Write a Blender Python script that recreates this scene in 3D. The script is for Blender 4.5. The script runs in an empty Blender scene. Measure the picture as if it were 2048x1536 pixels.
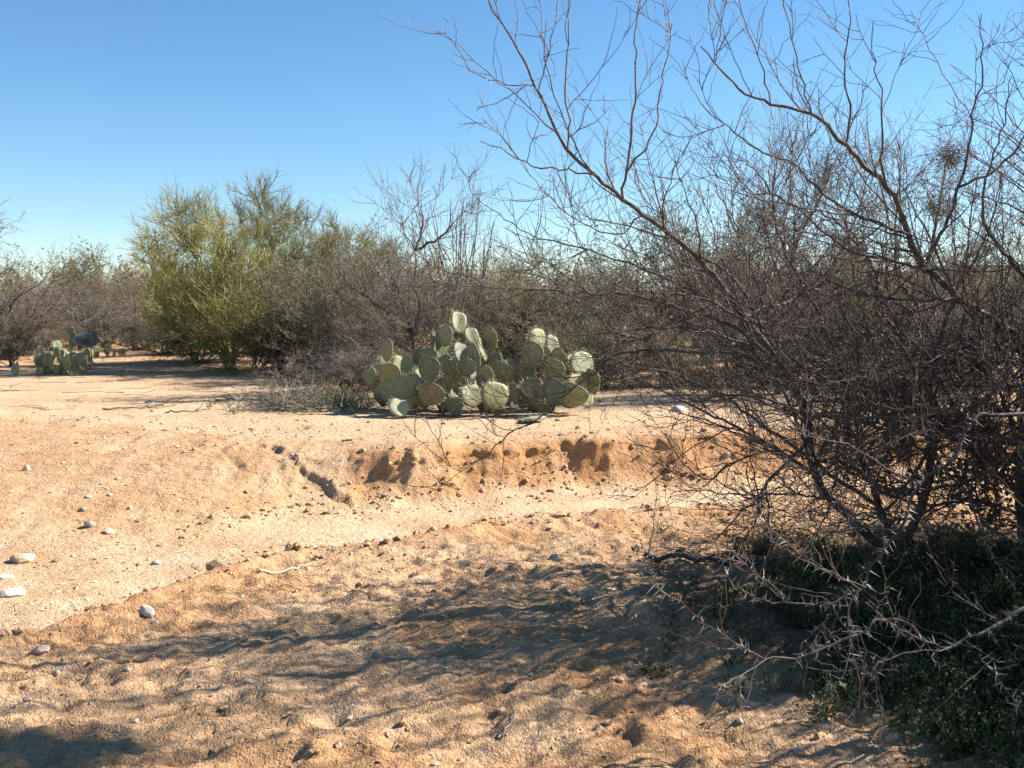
import bpy, math, time
import numpy as np
from mathutils import Matrix, Vector

T0 = time.time()
scene = bpy.context.scene
col = scene.collection

# ------------------------------------------------------------------ camera
F = 2010.0                     # focal length in pixels of a 2048 px wide picture
CAMZ = 1.55
PITCH = math.atan(168 / F)
cam_d = bpy.data.cameras.new('camera')
cam_d.sensor_width = 36
cam_d.lens = 36 * F / 2048
cam_d.clip_start = 0.05
cam_d.clip_end = 3000
cam = bpy.data.objects.new('camera', cam_d)
cam.location = (0, 0, CAMZ)
cam.rotation_euler = (math.pi / 2 - PITCH, 0, 0)
col.objects.link(cam)
scene.camera = cam

# ------------------------------------------------------------------ sky, sun, exposure
SUN_AZ, SUN_EL = math.radians(72), math.radians(37)      # azimuth clockwise from the view direction (+Y)
sdir = Vector((math.sin(SUN_AZ) * math.cos(SUN_EL), math.cos(SUN_AZ) * math.cos(SUN_EL), math.sin(SUN_EL)))
world = bpy.data.worlds.new('World')
scene.world = world
world.use_nodes = True
wn = world.node_tree
sky = wn.nodes.new('ShaderNodeTexSky')
sky.sky_type = 'NISHITA'
sky.sun_disc = False
sky.sun_elevation = SUN_EL
sky.sun_rotation = SUN_AZ
sky.altitude = 800
sky.air_density = 1.0
sky.dust_density = 0.0
sky.ozone_density = 4.5
hsv = wn.nodes.new('ShaderNodeHueSaturation')            # the camera's vivid rendering of the blue
hsv.inputs['Hue'].default_value = 0.494
hsv.inputs['Saturation'].default_value = 1.11
wn.links.new(sky.outputs[0], hsv.inputs['Color'])
wn.links.new(hsv.outputs[0], wn.nodes['Background'].inputs[0])
wn.nodes['Background'].inputs[1].default_value = 0.063
sun_d = bpy.data.lights.new('sun', 'SUN')
sun_d.energy = 5.0
sun_d.angle = math.radians(0.53)
sun_d.color = (1.0, 0.94, 0.85)
sun = bpy.data.objects.new('sun', sun_d)
sun.rotation_euler = (-sdir).to_track_quat('-Z', 'Y').to_euler()
sun.location = (20, 10, 20)
col.objects.link(sun)
vs = scene.view_settings
vs.view_transform = 'Standard'
vs.look = 'None'
vs.exposure = 1.43
vs.gamma = 1.0
vs.use_curve_mapping = False
scene.cycles.max_bounces = 5
scene.cycles.diffuse_bounces = 3
scene.cycles.glossy_bounces = 2
scene.cycles.transmission_bounces = 3

# ------------------------------------------------------------------ helpers: pixels to places
CP, SP = math.cos(PITCH), math.sin(PITCH)
def at(px, py, Y):
    u, v = (px - 1024) / F, (768 - py) / F
    d = np.array([u, CP + v * SP, -SP + v * CP])
    return np.array([0, 0, CAMZ]) + d * (Y / d[1])
def on(px, py, z):
    u, v = (px - 1024) / F, (768 - py) / F
    d = np.array([u, CP + v * SP, -SP + v * CP])
    return np.array([0, 0, CAMZ]) + d * ((z - CAMZ) / d[2])

# ------------------------------------------------------------------ helpers: noise
def _hash(ix, iy, seed):
    h = (ix.astype(np.int64) * 374761393 + iy.astype(np.int64) * 668265263 + seed * 1442695041) & 0xFFFFFFFF
    h = ((h ^ (h >> 13)) * 1274126177) & 0xFFFFFFFF
    h = (h ^ (h >> 16)) & 0xFFFFFFFF
    return h / 4294967296.0
def pnoise(x, y, seed=0):
    x = np.asarray(x, float); y = np.asarray(y, float)
    ix, iy = np.floor(x), np.floor(y)
    fx, fy = x - ix, y - iy
    def g(ox, oy):
        a = _hash(ix + ox, iy + oy, seed) * 2 * np.pi
        return np.cos(a) * (fx - ox) + np.sin(a) * (fy - oy)
    u = fx ** 3 * (fx * (fx * 6 - 15) + 10); v = fy ** 3 * (fy * (fy * 6 - 15) + 10)
    a = g(0, 0) * (1 - u) + g(1, 0) * u
    b = g(0, 1) * (1 - u) + g(1, 1) * u
    return (a * (1 - v) + b * v) * 1.5
def fbm(x, y, f, n, seed, gain=0.5):
    s = 0.0; a = 1.0
    for i in range(n):
        s = s + a * pnoise(x * f, y * f, seed + 17 * i); f *= 2.03; a *= gain
    return s
def sstep(a, b, t):
    t = np.clip((t - a) / (b - a), 0, 1)
    return t * t * (3 - 2 * t)

# ------------------------------------------------------------------ terrain shape
def line_xy(pts, z):
    w = np.array([on(px, py, z) for px, py in pts])
    return w[:, 0], w[:, 1]
ZF, ZT = -0.25, 0.20
CX, CY = line_xy([(-900, 1480), (-200, 1330), (0, 1278), (180, 1225), (350, 1170), (480, 1130), (560, 1100), (700, 1090),
                  (850, 1074), (1000, 1044), (1270, 1014), (1500, 996), (1750, 976), (2048, 955), (2600, 930), (4000, 880)], 0.0)
FX, FY = line_xy([(-900, 1190), (-200, 1135), (0, 1112), (200, 1100), (400, 1072), (500, 1050), (600, 1028), (750, 1016), (900, 1005),
                  (1100, 985), (1300, 975), (1500, 965), (1750, 950), (2048, 935), (2600, 910), (4000, 860)], ZF)
TX, TY = line_xy([(-900, 868), (-200, 852), (0, 848), (300, 862), (480, 880), (700, 888), (830, 896), (1000, 882), (1150, 874),
                  (1320, 868), (1500, 860), (1750, 850), (2048, 840), (2600, 825), (4000, 800)], ZT)
BX, BY = np.array([-2.02, -2.22, -2.50, -2.66, -2.70]), np.array([7.6, 8.2, 8.9, 9.5, 10.2])

LEDGE = np.array([on(*p) for p in [(440, 925, 0.06), (478, 905, 0.11), (545, 902, 0.12), (600, 937, 0.04), (650, 962, -0.03), (720, 984, -0.08), (790, 968, -0.03), (860, 925, 0.07), (930, 912, 0.10)]])
_pr = np.random.default_rng(5)
PITS = np.column_stack([_pr.uniform(-3.2, 3.6, 520), _pr.uniform(2.6, 7.6, 520), _pr.uniform(0.05, 0.13, 520),
                        _pr.uniform(0.6, 1.7, 520), _pr.uniform(0, 3.14, 520), _pr.uniform(0.005, 0.022, 520)])

def terrain(x, y, fine=True):
    """height, orange soil, pale sand, lip (bank overhang) at plan positions"""
    x = np.asarray(x, float); y = np.asarray(y, float)
    wob = 0.16 * fbm(x, y, 1.1, 3, 3)
    yc = np.interp(x, CX, CY) + wob * 0.9 + 0.07 * pnoise(x * 5, y * 5, 8) + 0.04 * pnoise(x * 14, y * 14, 18)
    yf = np.interp(x, FX, FY) + wob * 0.6
    yt = np.interp(x, TX, TY) + 0.15 * fbm(x, y * 0.4, 1.7, 4, 21) * sstep(-3.2, -2.2, x)
    xb = np.interp(y, BY, BX) + 0.10 * pnoise(x * 0.5 + 9, y * 3.1, 31) + 0.04 * pnoise(x, y * 11, 32)
    # near bank
    d = y - yc
    near = 0.03 * fbm(x, y, 0.45, 2, 40) - 0.02
    near = near + 0.05 * sstep(0.6, 2.6, x) * sstep(9, 6, y)
    rise = 0.035 * np.exp(-((d + 0.12) / 0.16) ** 2)
    z_near = near + rise
    z_floor = ZF + 0.02 * fbm(x, y, 0.8, 3, 55)
    drop = sstep(-0.04, 0.62, d)
    z = z_near * (1 - drop) + z_floor * drop
    # far side: gentle ramp on the left, cut bank on the right
    ztop = ZT + 0.035 * fbm(x, y, 0.35, 3, 60) + 0.004 * np.clip(y - 12, 0, 120)
    tl = np.clip((y - yf) / np.maximum(yt + 0.25 - yf, 0.05), -1, 1.6)
    zl = z_floor + (ztop - z_floor) * (sstep(-0.12, 1.05, tl) ** 0.85)
    ruts = 0.0
    ax, ay = -3.77, 10.05; bx, by = -2.1, 7.6
    L = math.hypot(bx - ax, by - ay); nx, ny = -(by - ay) / L, (bx - ax) / L
    lat = (x - ax) * nx + (y - ay) * ny
    inr = sstep(-0.25, -0.15, lat) * sstep(0.75, 0.6, lat) * sstep(-0.1, 0.3, tl) * sstep(1.3, 0.8, tl)
    ruts = 0.006 * (0.4 + pnoise(lat * 7, y * 0.6, 73)) * np.sin(lat * 52 + 2 * pnoise(x * 0.8, y * 0.8, 71)) * inr
    lat2 = x + 3.72 + 0.05 * (y - 8.5)
    ruts = ruts - 0.022 * np.exp(-(lat2 / 0.05) ** 2) * sstep(-0.2, 0.1, tl) * sstep(1.1, 0.8, tl) * (0.5 + pnoise(x * 3, y * 3, 77))
    zl = zl + ruts
    tr = np.clip((y - yf) / np.maximum(yt - yf, 0.05), -1, 2.0)
    prof = np.interp(tr, [-0.25, 0.0, 0.22, 0.40, 0.70, 0.90, 1.2, 1.6], [0, 0.07, 0.20, 0.36, 0.80, 0.93, 0.985, 1.0])
    zr = z_floor + (ztop - z_floor) * prof
    zl = zl - 0.008 * np.exp(-((x - xb + 0.05) / 0.10) ** 2) * sstep(0.15, 0.4, tl) * sstep(1.05, 0.75, tl)
    s = sstep(-0.055, 0.05, x - xb)
    zfar = zl * (1 - s) + zr * s
    blend = sstep(-0.35, 0.15, y - yf)
    z = z * (1 - blend) + zfar * blend
    face = np.clip(1 - np.abs(tr - 0.5) / 0.55, 0, 1) * s
    lip = face
    far_m = sstep(13, 20, y)
    yl = np.interp(x, LEDGE[:, 0], LEDGE[:, 1]) + 0.09 * fbm(x, x * 0 + 2.7, 4.0, 3, 210) + 0.04 * pnoise(x * 15, y * 15, 213)
    win = sstep(LEDGE[0, 0] - 0.05, LEDGE[0, 0] + 0.12, x) * sstep(LEDGE[-1, 0] + 0.1, LEDGE[-1, 0] - 0.25, x) * np.clip(0.62 + 1.3 * pnoise(x * 4.3, y * 0, 214), 0, 1.2)
    dl = y - yl
    z = z + win * (0.046 * sstep(-0.02, 0.03, dl) * np.exp(-np.clip(dl, 0, 9) / 0.35) - 0.014 * np.exp(-((dl + 0.03) / 0.05) ** 2))
    z = z + win * np.exp(-(dl / 0.3) ** 2) * 0.012 * (pnoise(x * 12, y * 12, 215) + pnoise(x * 25, y * 25, 216))
    # relief
    nb = (1 - sstep(-0.25, 0.25, d))
    r1 = fbm(x, y, 1.9, 2, 90)
    r2 = fbm(x, y * 1.25, 4.2, 3, 91)
    r3 = fbm(x, y * 1.2, 13, 2, 95)
    r4 = fbm(x, y * 1.1, 7.5, 3, 94)
    lump = 0.026 * r1 + 0.036 * (0.30 - np.abs(r2)) + 0.017 * (0.3 - np.abs(r4)) + 0.008 * r3
    z = z + nb * lump
    fl = (1 - nb)
    z = z + fl * (1 - s * 0) * (0.006 * r2 + 0.003 * r3) * (1 - far_m)
    z = z + face * (0.020 * fbm(x, y, 2.3, 3, 97) + 0.010 * pnoise(x * 11, y * 11, 98) + 0.007 * pnoise(x * 23, y * 23, 99))
    rampm = (1 - s) * sstep(-0.15, 0.2, tl) * sstep(1.4, 0.9, tl)
    z = z + rampm * (0.022 * fbm(x, y, 2.6, 4, 101) + 0.009 * pnoise(x * 14, y * 14, 102))
    if fine:
        near_pts = (y < 8.2) & (y > 2.2) & (np.abs(x) < 4.2)
        if near_pts.any():
            xs, ys = x[near_pts], y[near_pts]
            acc = np.zeros_like(xs)
            for cx, cy, r, e, a, dp in PITS:
                m = (np.abs(xs - cx) < r * 3.2) & (np.abs(ys - cy) < r * 3.2)
                if not m.any():
                    continue
                dx, dy = xs[m] - cx, ys[m] - cy
                u = (dx * math.cos(a) + dy * math.sin(a)) / (r * e); v = (-dx * math.sin(a) + dy * math.cos(a)) / r
                q = u * u + v * v
                acc[m] += -dp * sstep(1.3, 0.1, np.sqrt(q)) + 0.55 * dp * np.exp(-((np.sqrt(q) - 1.3) / 0.28) ** 2)
            z[near_pts] += acc * nb[near_pts]
    # soil colour: orange where fresh soil shows (bank face, crest edge), pale in the wash
    n = fbm(x, y, 1.3, 4, 120)
    orange = sstep(0.0, 0.5, face) * sstep(-0.6, 0.15, n + 0.45 * sstep(-0.9, 0.6, x)) * (0.72 + 0.28 * sstep(-1.9, -0.2, x))
    crest = np.exp(-((d + 0.02) / 0.22) ** 2) * sstep(-0.55, 0.25, n) * sstep(0.6, -0.6, x - 1.2)
    orange = np.maximum(orange, 0.95 * crest)
    orange = np.maximum(orange, nb * sstep(-0.1, 0.75, fbm(x, y, 0.8, 4, 131)) * 0.75)
    orange = np.maximum(orange, rampm * (0.05 + 0.42 * sstep(-0.3, 0.5, fbm(x, y, 1.3, 4, 133)) + 0.2 * fbm(lat * 3.0, y * 0.3, 4.0, 2, 137)))
    orange = np.maximum(orange, 0.5 * sstep(10, 11, y) * sstep(0.05, 0.6, fbm(x, y, 0.5, 4, 134)))
    pale = sstep(0.0, 0.8, d + 0.25 * n) * sstep(0.45, -0.25, y - yf + 0.5 * n) * (0.6 + 0.7 * n) * sstep(-4.6, -2.6, x) * sstep(-0.5, 0.3, fbm(x, y, 1.6, 4, 138) + 0.15)
    pale = np.maximum(pale, 0.6 * sstep(0.1, 0.6, (y - yt)) * sstep(22, 14, y) * (0.8 + 0.6 * n))
    return z, np.clip(orange, 0, 1), np.clip(pale, 0, 1), lip
def shade_litter(x, y):  # leaf litter brown, also painting deeper tree shade into the soil colour
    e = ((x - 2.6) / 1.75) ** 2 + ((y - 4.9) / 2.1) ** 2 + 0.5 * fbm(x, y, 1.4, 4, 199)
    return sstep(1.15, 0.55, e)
def gz(x, y):
    return float(terrain(np.array([x]), np.array([y]), False)[0][0])
def gpt(px, py):
    """ground point seen at a pixel"""
    u, v = (px - 1024) / F, (768 - py) / F
    d = np.array([u, CP + v * SP, -SP + v * CP])
    t = np.concatenate([np.arange(2.0, 14, 0.01), np.arange(14, 60, 0.05)])
    P = np.array([0, 0, CAMZ]) + d[None] * (t / d[1])[:, None]
    zz = terrain(P[:, 0], P[:, 1], True)[0]
    k = np.argmax(P[:, 2] < zz)
    return np.array([P[k, 0], P[k, 1], zz[k]])

# ------------------------------------------------------------------ helpers: meshes
def mesh_np(name, V, faces_list, smooth=True):
    """V (n,3); faces_list: list of int arrays (m,3) or (m,4)"""
    me = bpy.data.meshes.new(name)
    V = np.asarray(V, np.float32)
    me.vertices.add(len(V)); me.vertices.foreach_set('co', V.ravel())
    faces_list = [np.asarray(f, np.int32) for f in faces_list if len(f)]
    li = np.concatenate([f.ravel() for f in faces_list])
    tot = np.concatenate([np.full(len(f), f.shape[1], np.int32) for f in faces_list])
    st = np.concatenate([[0], np.cumsum(tot)[:-1]]).astype(np.int32)
    me.loops.add(len(li)); me.loops.foreach_set('vertex_index', li)
    me.polygons.add(len(tot)); me.polygons.foreach_set('loop_start', st)
    me.polygons.foreach_set('use_smooth', np.full(len(tot), smooth, bool))
    me.update(calc_edges=True)
    me.validate(verbose=False)
    return me
def link(name, me, mat=None, parent=None):
    o = bpy.data.objects.new(name, me)
    if mat is not None and me is not None and len(me.materials) == 0:
        me.materials.append(mat)
    col.objects.link(o)
    if parent is not None:
        o.parent = parent
    return o
def tag(o, label=None, cat=None, group=None, kind=None):
    if label: o['label'] = label
    if cat: o['category'] = cat
    if group: o['group'] = group
    if kind: o['kind'] = kind
    return o
def thing(name, loc, label, cat, group=None, rz=0.0, sc=(1, 1, 1)):
    o = bpy.data.objects.new(name, None)
    o.empty_display_size = 0.2
    o.location = loc; o.rotation_euler = (0, 0, rz); o.scale = sc
    col.objects.link(o)
    return tag(o, label, cat, group)

class Geo:
    def __init__(self):
        self.V = []; self.Q = []; self.T = []; self.n = 0
    def add(self, V, Q=None, T=None):
        V = np.asarray(V, float).reshape(-1, 3)
        if Q is not None and len(Q): self.Q.append(np.asarray(Q) + self.n)
        if T is not None and len(T): self.T.append(np.asarray(T) + self.n)
        self.V.append(V); self.n += len(V)
    def tubes(self, P, R, k=3):
        P = np.asarray(P, float); R = np.asarray(R, float)
        N, M, _ = P.shape
        if N == 0: return
        t = np.gradient(P, axis=1); t /= np.linalg.norm(t, axis=2, keepdims=True) + 1e-9
        mt = t.mean(axis=1); ref = np.where(np.abs(mt[:, 2:3]) < 0.8, np.array([[0, 0, 1.0]]), np.array([[1.0, 0, 0]]))
        a = np.cross(t, ref[:, None, :]); a /= np.linalg.norm(a, axis=2, keepdims=True) + 1e-9
        b = np.cross(t, a)
        th = np.arange(k) * 2 * np.pi / k
        ring = P[:, :, None, :] + R[:, :, None, None] * (np.cos(th)[None, None, :, None] * a[:, :, None, :] + np.sin(th)[None, None, :, None] * b[:, :, None, :])
        idx = np.arange(N * M * k).reshape(N, M, k)
        i0 = idx[:, :-1, :]; i1 = idx[:, 1:, :]
        q = np.stack([i0, np.roll(i0, -1, 2), np.roll(i1, -1, 2), i1], axis=-1).reshape(-1, 4)
        self.add(ring.reshape(-1, 3), Q=q)
    def cones(self, B, D, r):
        """thorns: base points, direction*length, base radius"""
        N = len(B)
        if N == 0: return
        u = D / (np.linalg.norm(D, axis=1, keepdims=True) + 1e-9)
        ref = np.where(np.abs(u[:, 2:3]) < 0.8, np.array([[0, 0, 1.0]]), np.array([[1.0, 0, 0]]))
        a = np.cross(u, ref); a /= np.linalg.norm(a, axis=1, keepdims=True) + 1e-9
        b = np.cross(u, a)
        r = np.broadcast_to(np.asarray(r, float), (N,))[:, None]
        V = np.stack([B + a * r, B - 0.5 * a * r + 0.87 * b * r, B - 0.5 * a * r - 0.87 * b * r, B + D], axis=1)
        i = np.arange(N)[:, None] * 4
        t = np.concatenate([i + np.array([[0, 1, 3]]), i + np.array([[1, 2, 3]]), i + np.array([[2, 0, 3]])])
        self.add(V.reshape(-1, 3), T=t)
    def leaves(self, C, rng, size, aspect=2.2, upb=0.3):
        N = len(C)
        if N == 0: return
        a = rng.normal(size=(N, 3)); a[:, 2] += upb; a /= np.linalg.norm(a, axis=1, keepdims=True)
        b = np.cross(a, rng.normal(size=(N, 3))); b /= np.linalg.norm(b, axis=1, keepdims=True) + 1e-9
        s = (size * rng.uniform(0.6, 1.4, N))[:, None]
        w = s / aspect
        V = np.stack([C, C + a * s * 0.5 + b * w * 0.5, C + a * s, C + a * s * 0.5 - b * w * 0.5], axis=1)
        q = np.arange(N * 4).reshape(N, 4)
        self.add(V.reshape(-1, 3), Q=q)
    def mesh(self, name, smooth=True):
        return mesh_np(name, np.concatenate(self.V), [np.concatenate(self.Q) if self.Q else np.zeros((0, 4), int), np.concatenate(self.T) if self.T else np.zeros((0, 3), int)], smooth)

def norm(v):
    return v / (np.linalg.norm(v, axis=-1, keepdims=True) + 1e-9)
def grow(rng, S, D, L, nseg, wig, up=0.0, zig=0.0):
    N = len(S); P = np.zeros((N, nseg + 1, 3)); P[:, 0] = S
    d = norm(D); perp = norm(np.cross(d, rng.normal(size=(N, 3))))
    step = (np.asarray(L) / nseg)[:, None]
    for i in range(nseg):
        d = norm(d + rng.normal(0, wig, (N, 3)) + np.array([0, 0, up]))
        dd = norm(d + zig * (1 if i % 2 else -1) * perp)
        P[:, i + 1] = P[:, i] + dd * step
    return P
def sprout(rng, P, R, n, t0=0.15, t1=1.0, ang=(35, 75), up=0.3, power=1.0):
    """n children on the polylines P (N,M,3): start, direction, parent radius there"""
    N, M, _ = P.shape
    ln = np.linalg.norm(np.diff(P, axis=1), axis=2).sum(1)
    i = rng.choice(N, n, p=ln / ln.sum())
    t = (t0 + (t1 - t0) * rng.uniform(0, 1, n) ** power) * (M - 1)
    k = np.minimum(t.astype(int), M - 2); f = (t - k)[:, None]
    S = P[i, k] * (1 - f) + P[i, k + 1] * f
    tan = norm(P[i, k + 1] - P[i, k])
    r = R[i, k] * (1 - f[:, 0]) + R[i, k + 1] * f[:, 0]
    perp = rng.normal(size=(n, 3)); perp[:, 2] += up
    perp = norm(perp - tan * (perp * tan).sum(1, keepdims=True))
    a = np.radians(rng.uniform(ang[0], ang[1], n))[:, None]
    return S, tan * np.cos(a) + perp * np.sin(a), r, t / (M - 1)
def taper(n, M, r0, r1):
    f = np.linspace(0, 1, M)[None]
    r0 = np.broadcast_to(np.asarray(r0, float), (n,))[:, None]; r1 = np.broadcast_to(np.asarray(r1, float), (n,))[:, None]
    return r0 * (1 - f) + r1 * f
def resample(pts, step):
    pts = np.asarray(pts, float)
    # smooth through a Catmull-Rom pass, then even steps
    p = np.vstack([2 * pts[0] - pts[1], pts, 2 * pts[-1] - pts[-2]])
    out = []
    for i in range(1, len(p) - 2):
        for t in np.linspace(0, 1, 8, endpoint=False):
            out.append(0.5 * ((2 * p[i]) + (-p[i - 1] + p[i + 1]) * t + (2 * p[i - 1] - 5 * p[i] + 4 * p[i + 1] - p[i + 2]) * t * t + (-p[i - 1] + 3 * p[i] - 3 * p[i + 1] + p[i + 2]) * t ** 3))
    out.append(p[-2]); out = np.array(out)
    s = np.concatenate([[0], np.cumsum(np.linalg.norm(np.diff(out, axis=0), axis=1))])
    n = max(4, int(s[-1] / step) + 1)
    q = np.linspace(0, s[-1], n)
    return np.column_stack([np.interp(q, s, out[:, j]) for j in range(3)])

# ------------------------------------------------------------------ materials
def new_mat(name):
    m = bpy.data.materials.new(name); m.use_nodes = True
    nt = m.node_tree
    return m, nt, nt.nodes['Principled BSDF']
def N(nt, t, **kw):
    n = nt.nodes.new(t)
    for k, v in kw.items(): setattr(n, k, v)
    return n
def mixc(nt, fac, a, b, blend='MIX'):
    m = nt.nodes.new('ShaderNodeMix'); m.data_type = 'RGBA'; m.blend_type = blend
    for sock, v in ((m.inputs[0], fac), (m.inputs[6], a), (m.inputs[7], b)):
        if isinstance(v, (int, float)): sock.default_value = v
        elif isinstance(v, (tuple, list)): sock.default_value = (*v, 1) if len(v) == 3 else v
        else: nt.links.new(v, sock)
    return m.outputs[2]
def ramp(nt, fac, stops):
    r = nt.nodes.new('ShaderNodeValToRGB')
    e = r.color_ramp.elements
    while len(e) < len(stops): e.new(0.5)
    for el, (p, c) in zip(e, stops):
        el.position = p; el.color = (c, c, c, 1) if isinstance(c, (int, float)) else (*c, 1)
    nt.links.new(fac, r.inputs[0])
    return r.outputs[0]
def noise(nt, scale, detail=3, rough=0.55, vec=None):
    n = nt.nodes.new('ShaderNodeTexNoise'); n.inputs['Scale'].default_value = scale
    n.inputs['Detail'].default_value = detail; n.inputs['Roughness'].default_value = rough
    if vec is not None: nt.links.new(vec, n.inputs['Vector'])
    return n.outputs[0]

def soil_material():
    m, nt, b = new_mat('desert_soil')
    geo = N(nt, 'ShaderNodeNewGeometry'); pos = geo.outputs['Position']
    ao = N(nt, 'ShaderNodeAttribute', attribute_name='orange').outputs['Fac']
    ap = N(nt, 'ShaderNodeAttribute', attribute_name='pale').outputs['Fac']
    n1 = noise(nt, 2.2, 6, 0.68, pos); n2 = noise(nt, 26, 4, 0.65, pos); n3 = noise(nt, 150, 3, 0.7, pos)
    base = mixc(nt, ramp(nt, n1, [(0.3, 0.0), (0.7, 1.0)]), (0.43, 0.255, 0.135), (0.56, 0.38, 0.235))
    oj = mixc(nt, ramp(nt, n2, [(0.3, 0.0), (0.7, 1.0)]), (0.39, 0.195, 0.083), (0.49, 0.275, 0.135))
    c = mixc(nt, ao, base, oj)
    pl = mixc(nt, ramp(nt, n2, [(0.3, 0.0), (0.7, 1.0)]), (0.53, 0.385, 0.245), (0.62, 0.47, 0.32))
    c = mixc(nt, ap, c, pl)
    ah = N(nt, 'ShaderNodeAttribute', attribute_name='shade_litter').outputs['Fac']
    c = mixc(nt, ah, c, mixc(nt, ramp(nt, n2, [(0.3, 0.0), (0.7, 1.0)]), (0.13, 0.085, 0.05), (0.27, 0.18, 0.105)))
    # coarse sand grains: dark and light specks
    v = N(nt, 'ShaderNodeTexVoronoi'); v.inputs['Scale'].default_value = 95; nt.links.new(pos, v.inputs['Vector'])
    grain = ramp(nt, N(nt, 'ShaderNodeSeparateColor').outputs[0], [(0, 0), (1, 1)])
    sep = [n for n in nt.nodes if n.bl_idname == 'ShaderNodeSeparateColor'][0]
    nt.links.new(v.outputs['Color'], sep.inputs[0])
    dark = ramp(nt, sep.outputs[0], [(0.0, 0.55), (0.16, 0.62), (0.24, 1.0), (0.88, 1.0), (0.95, 1.28)])
    c = mixc(nt, 0.5, c, dark, 'MULTIPLY')
    mott = ramp(nt, n3, [(0.25, 0.87), (0.75, 1.09)])
    c = mixc(nt, 1.0, c, mott, 'MULTIPLY')
    nt.links.new(c, b.inputs['Base Color'])
    b.inputs['Roughness'].default_value = 0.95
    b.inputs['Specular IOR Level'].default_value = 0.12
    n4 = noise(nt, 9, 4, 0.62, pos)
    rid = N(nt, 'ShaderNodeMath', operation='SUBTRACT'); nt.links.new(n4, rid.inputs[0]); rid.inputs[1].default_value = 0.5
    rab = N(nt, 'ShaderNodeMath', operation='ABSOLUTE'); nt.links.new(rid.outputs[0], rab.inputs[0])
    bp = N(nt, 'ShaderNodeBump'); bp.inputs['Strength'].default_value = 1.0; bp.inputs['Distance'].default_value = 0.021
    add = N(nt, 'ShaderNodeMath', operation='MULTIPLY_ADD'); nt.links.new(n3, add.inputs[0]); add.inputs[1].default_value = 0.35; nt.links.new(n2, add.inputs[2])
    add2 = N(nt, 'ShaderNodeMath', operation='MULTIPLY_ADD'); nt.links.new(v.outputs['Distance'], add2.inputs[0]); add2.inputs[1].default_value = -0.25; nt.links.new(add.outputs[0], add2.inputs[2])
    add3 = N(nt, 'ShaderNodeMath', operation='MULTIPLY_ADD'); nt.links.new(rab.outputs[0], add3.inputs[0]); add3.inputs[1].default_value = -2.2; nt.links.new(add2.outputs[0], add3.inputs[2])
    nt.links.new(add3.outputs[0], bp.inputs['Height']); nt.links.new(bp.outputs[0], b.inputs['Normal'])
    return m
def plain_mat(name, c1, c2, scale=8, rough=0.8, spec=0.3, bump=0.0, bscale=60, rand=0.0):
    m, nt, b = new_mat(name)
    tc = N(nt, 'ShaderNodeTexCoord').outputs['Object']
    c = mixc(nt, ramp(nt, noise(nt, scale, 4 if bump else 1, 0.6, tc), [(0.3, 0.0), (0.7, 1.0)]), c1, c2)
    if rand > 0:
        oi = N(nt, 'ShaderNodeObjectInfo').outputs['Random']
        c = mixc(nt, 1.0, c, ramp(nt, oi, [(0.0, 1 - rand), (1.0, 1 + rand)]), 'MULTIPLY')
    nt.links.new(c, b.inputs['Base Color'])
    b.inputs['Roughness'].default_value = rough; b.inputs['Specular IOR Level'].default_value = spec
    if bump > 0:
        bp = N(nt, 'ShaderNodeBump'); bp.inputs['Strength'].default_value = bump; bp.inputs['Distance'].default_value = 0.01
        nt.links.new(noise(nt, bscale, 4, 0.6, tc), bp.inputs['Height']); nt.links.new(bp.outputs[0], b.inputs['Normal'])
    return m
def leaf_mat(name, c1, c2, scale=3.0, trans=0.35):
    m, nt, b = new_mat(name)
    tc = N(nt, 'ShaderNodeTexCoord').outputs['Object']
    c = mixc(nt, ramp(nt, noise(nt, scale, 1, 0.6, tc), [(0.3, 0.0), (0.7, 1.0)]), c1, c2)
    nt.links.new(c, b.inputs['Base Color']); b.inputs['Roughness'].default_value = 0.6; b.inputs['Specular IOR Level'].default_value = 0.25
    tr = N(nt, 'ShaderNodeBsdfTranslucent'); nt.links.new(c, tr.inputs['Color'])
    mx = N(nt, 'ShaderNodeMixShader'); mx.inputs[0].default_value = trans
    nt.links.new(b.outputs[0], mx.inputs[1]); nt.links.new(tr.outputs[0], mx.inputs[2])
    nt.links.new(mx.outputs[0], nt.nodes['Material Output'].inputs['Surface'])
    return m
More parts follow.
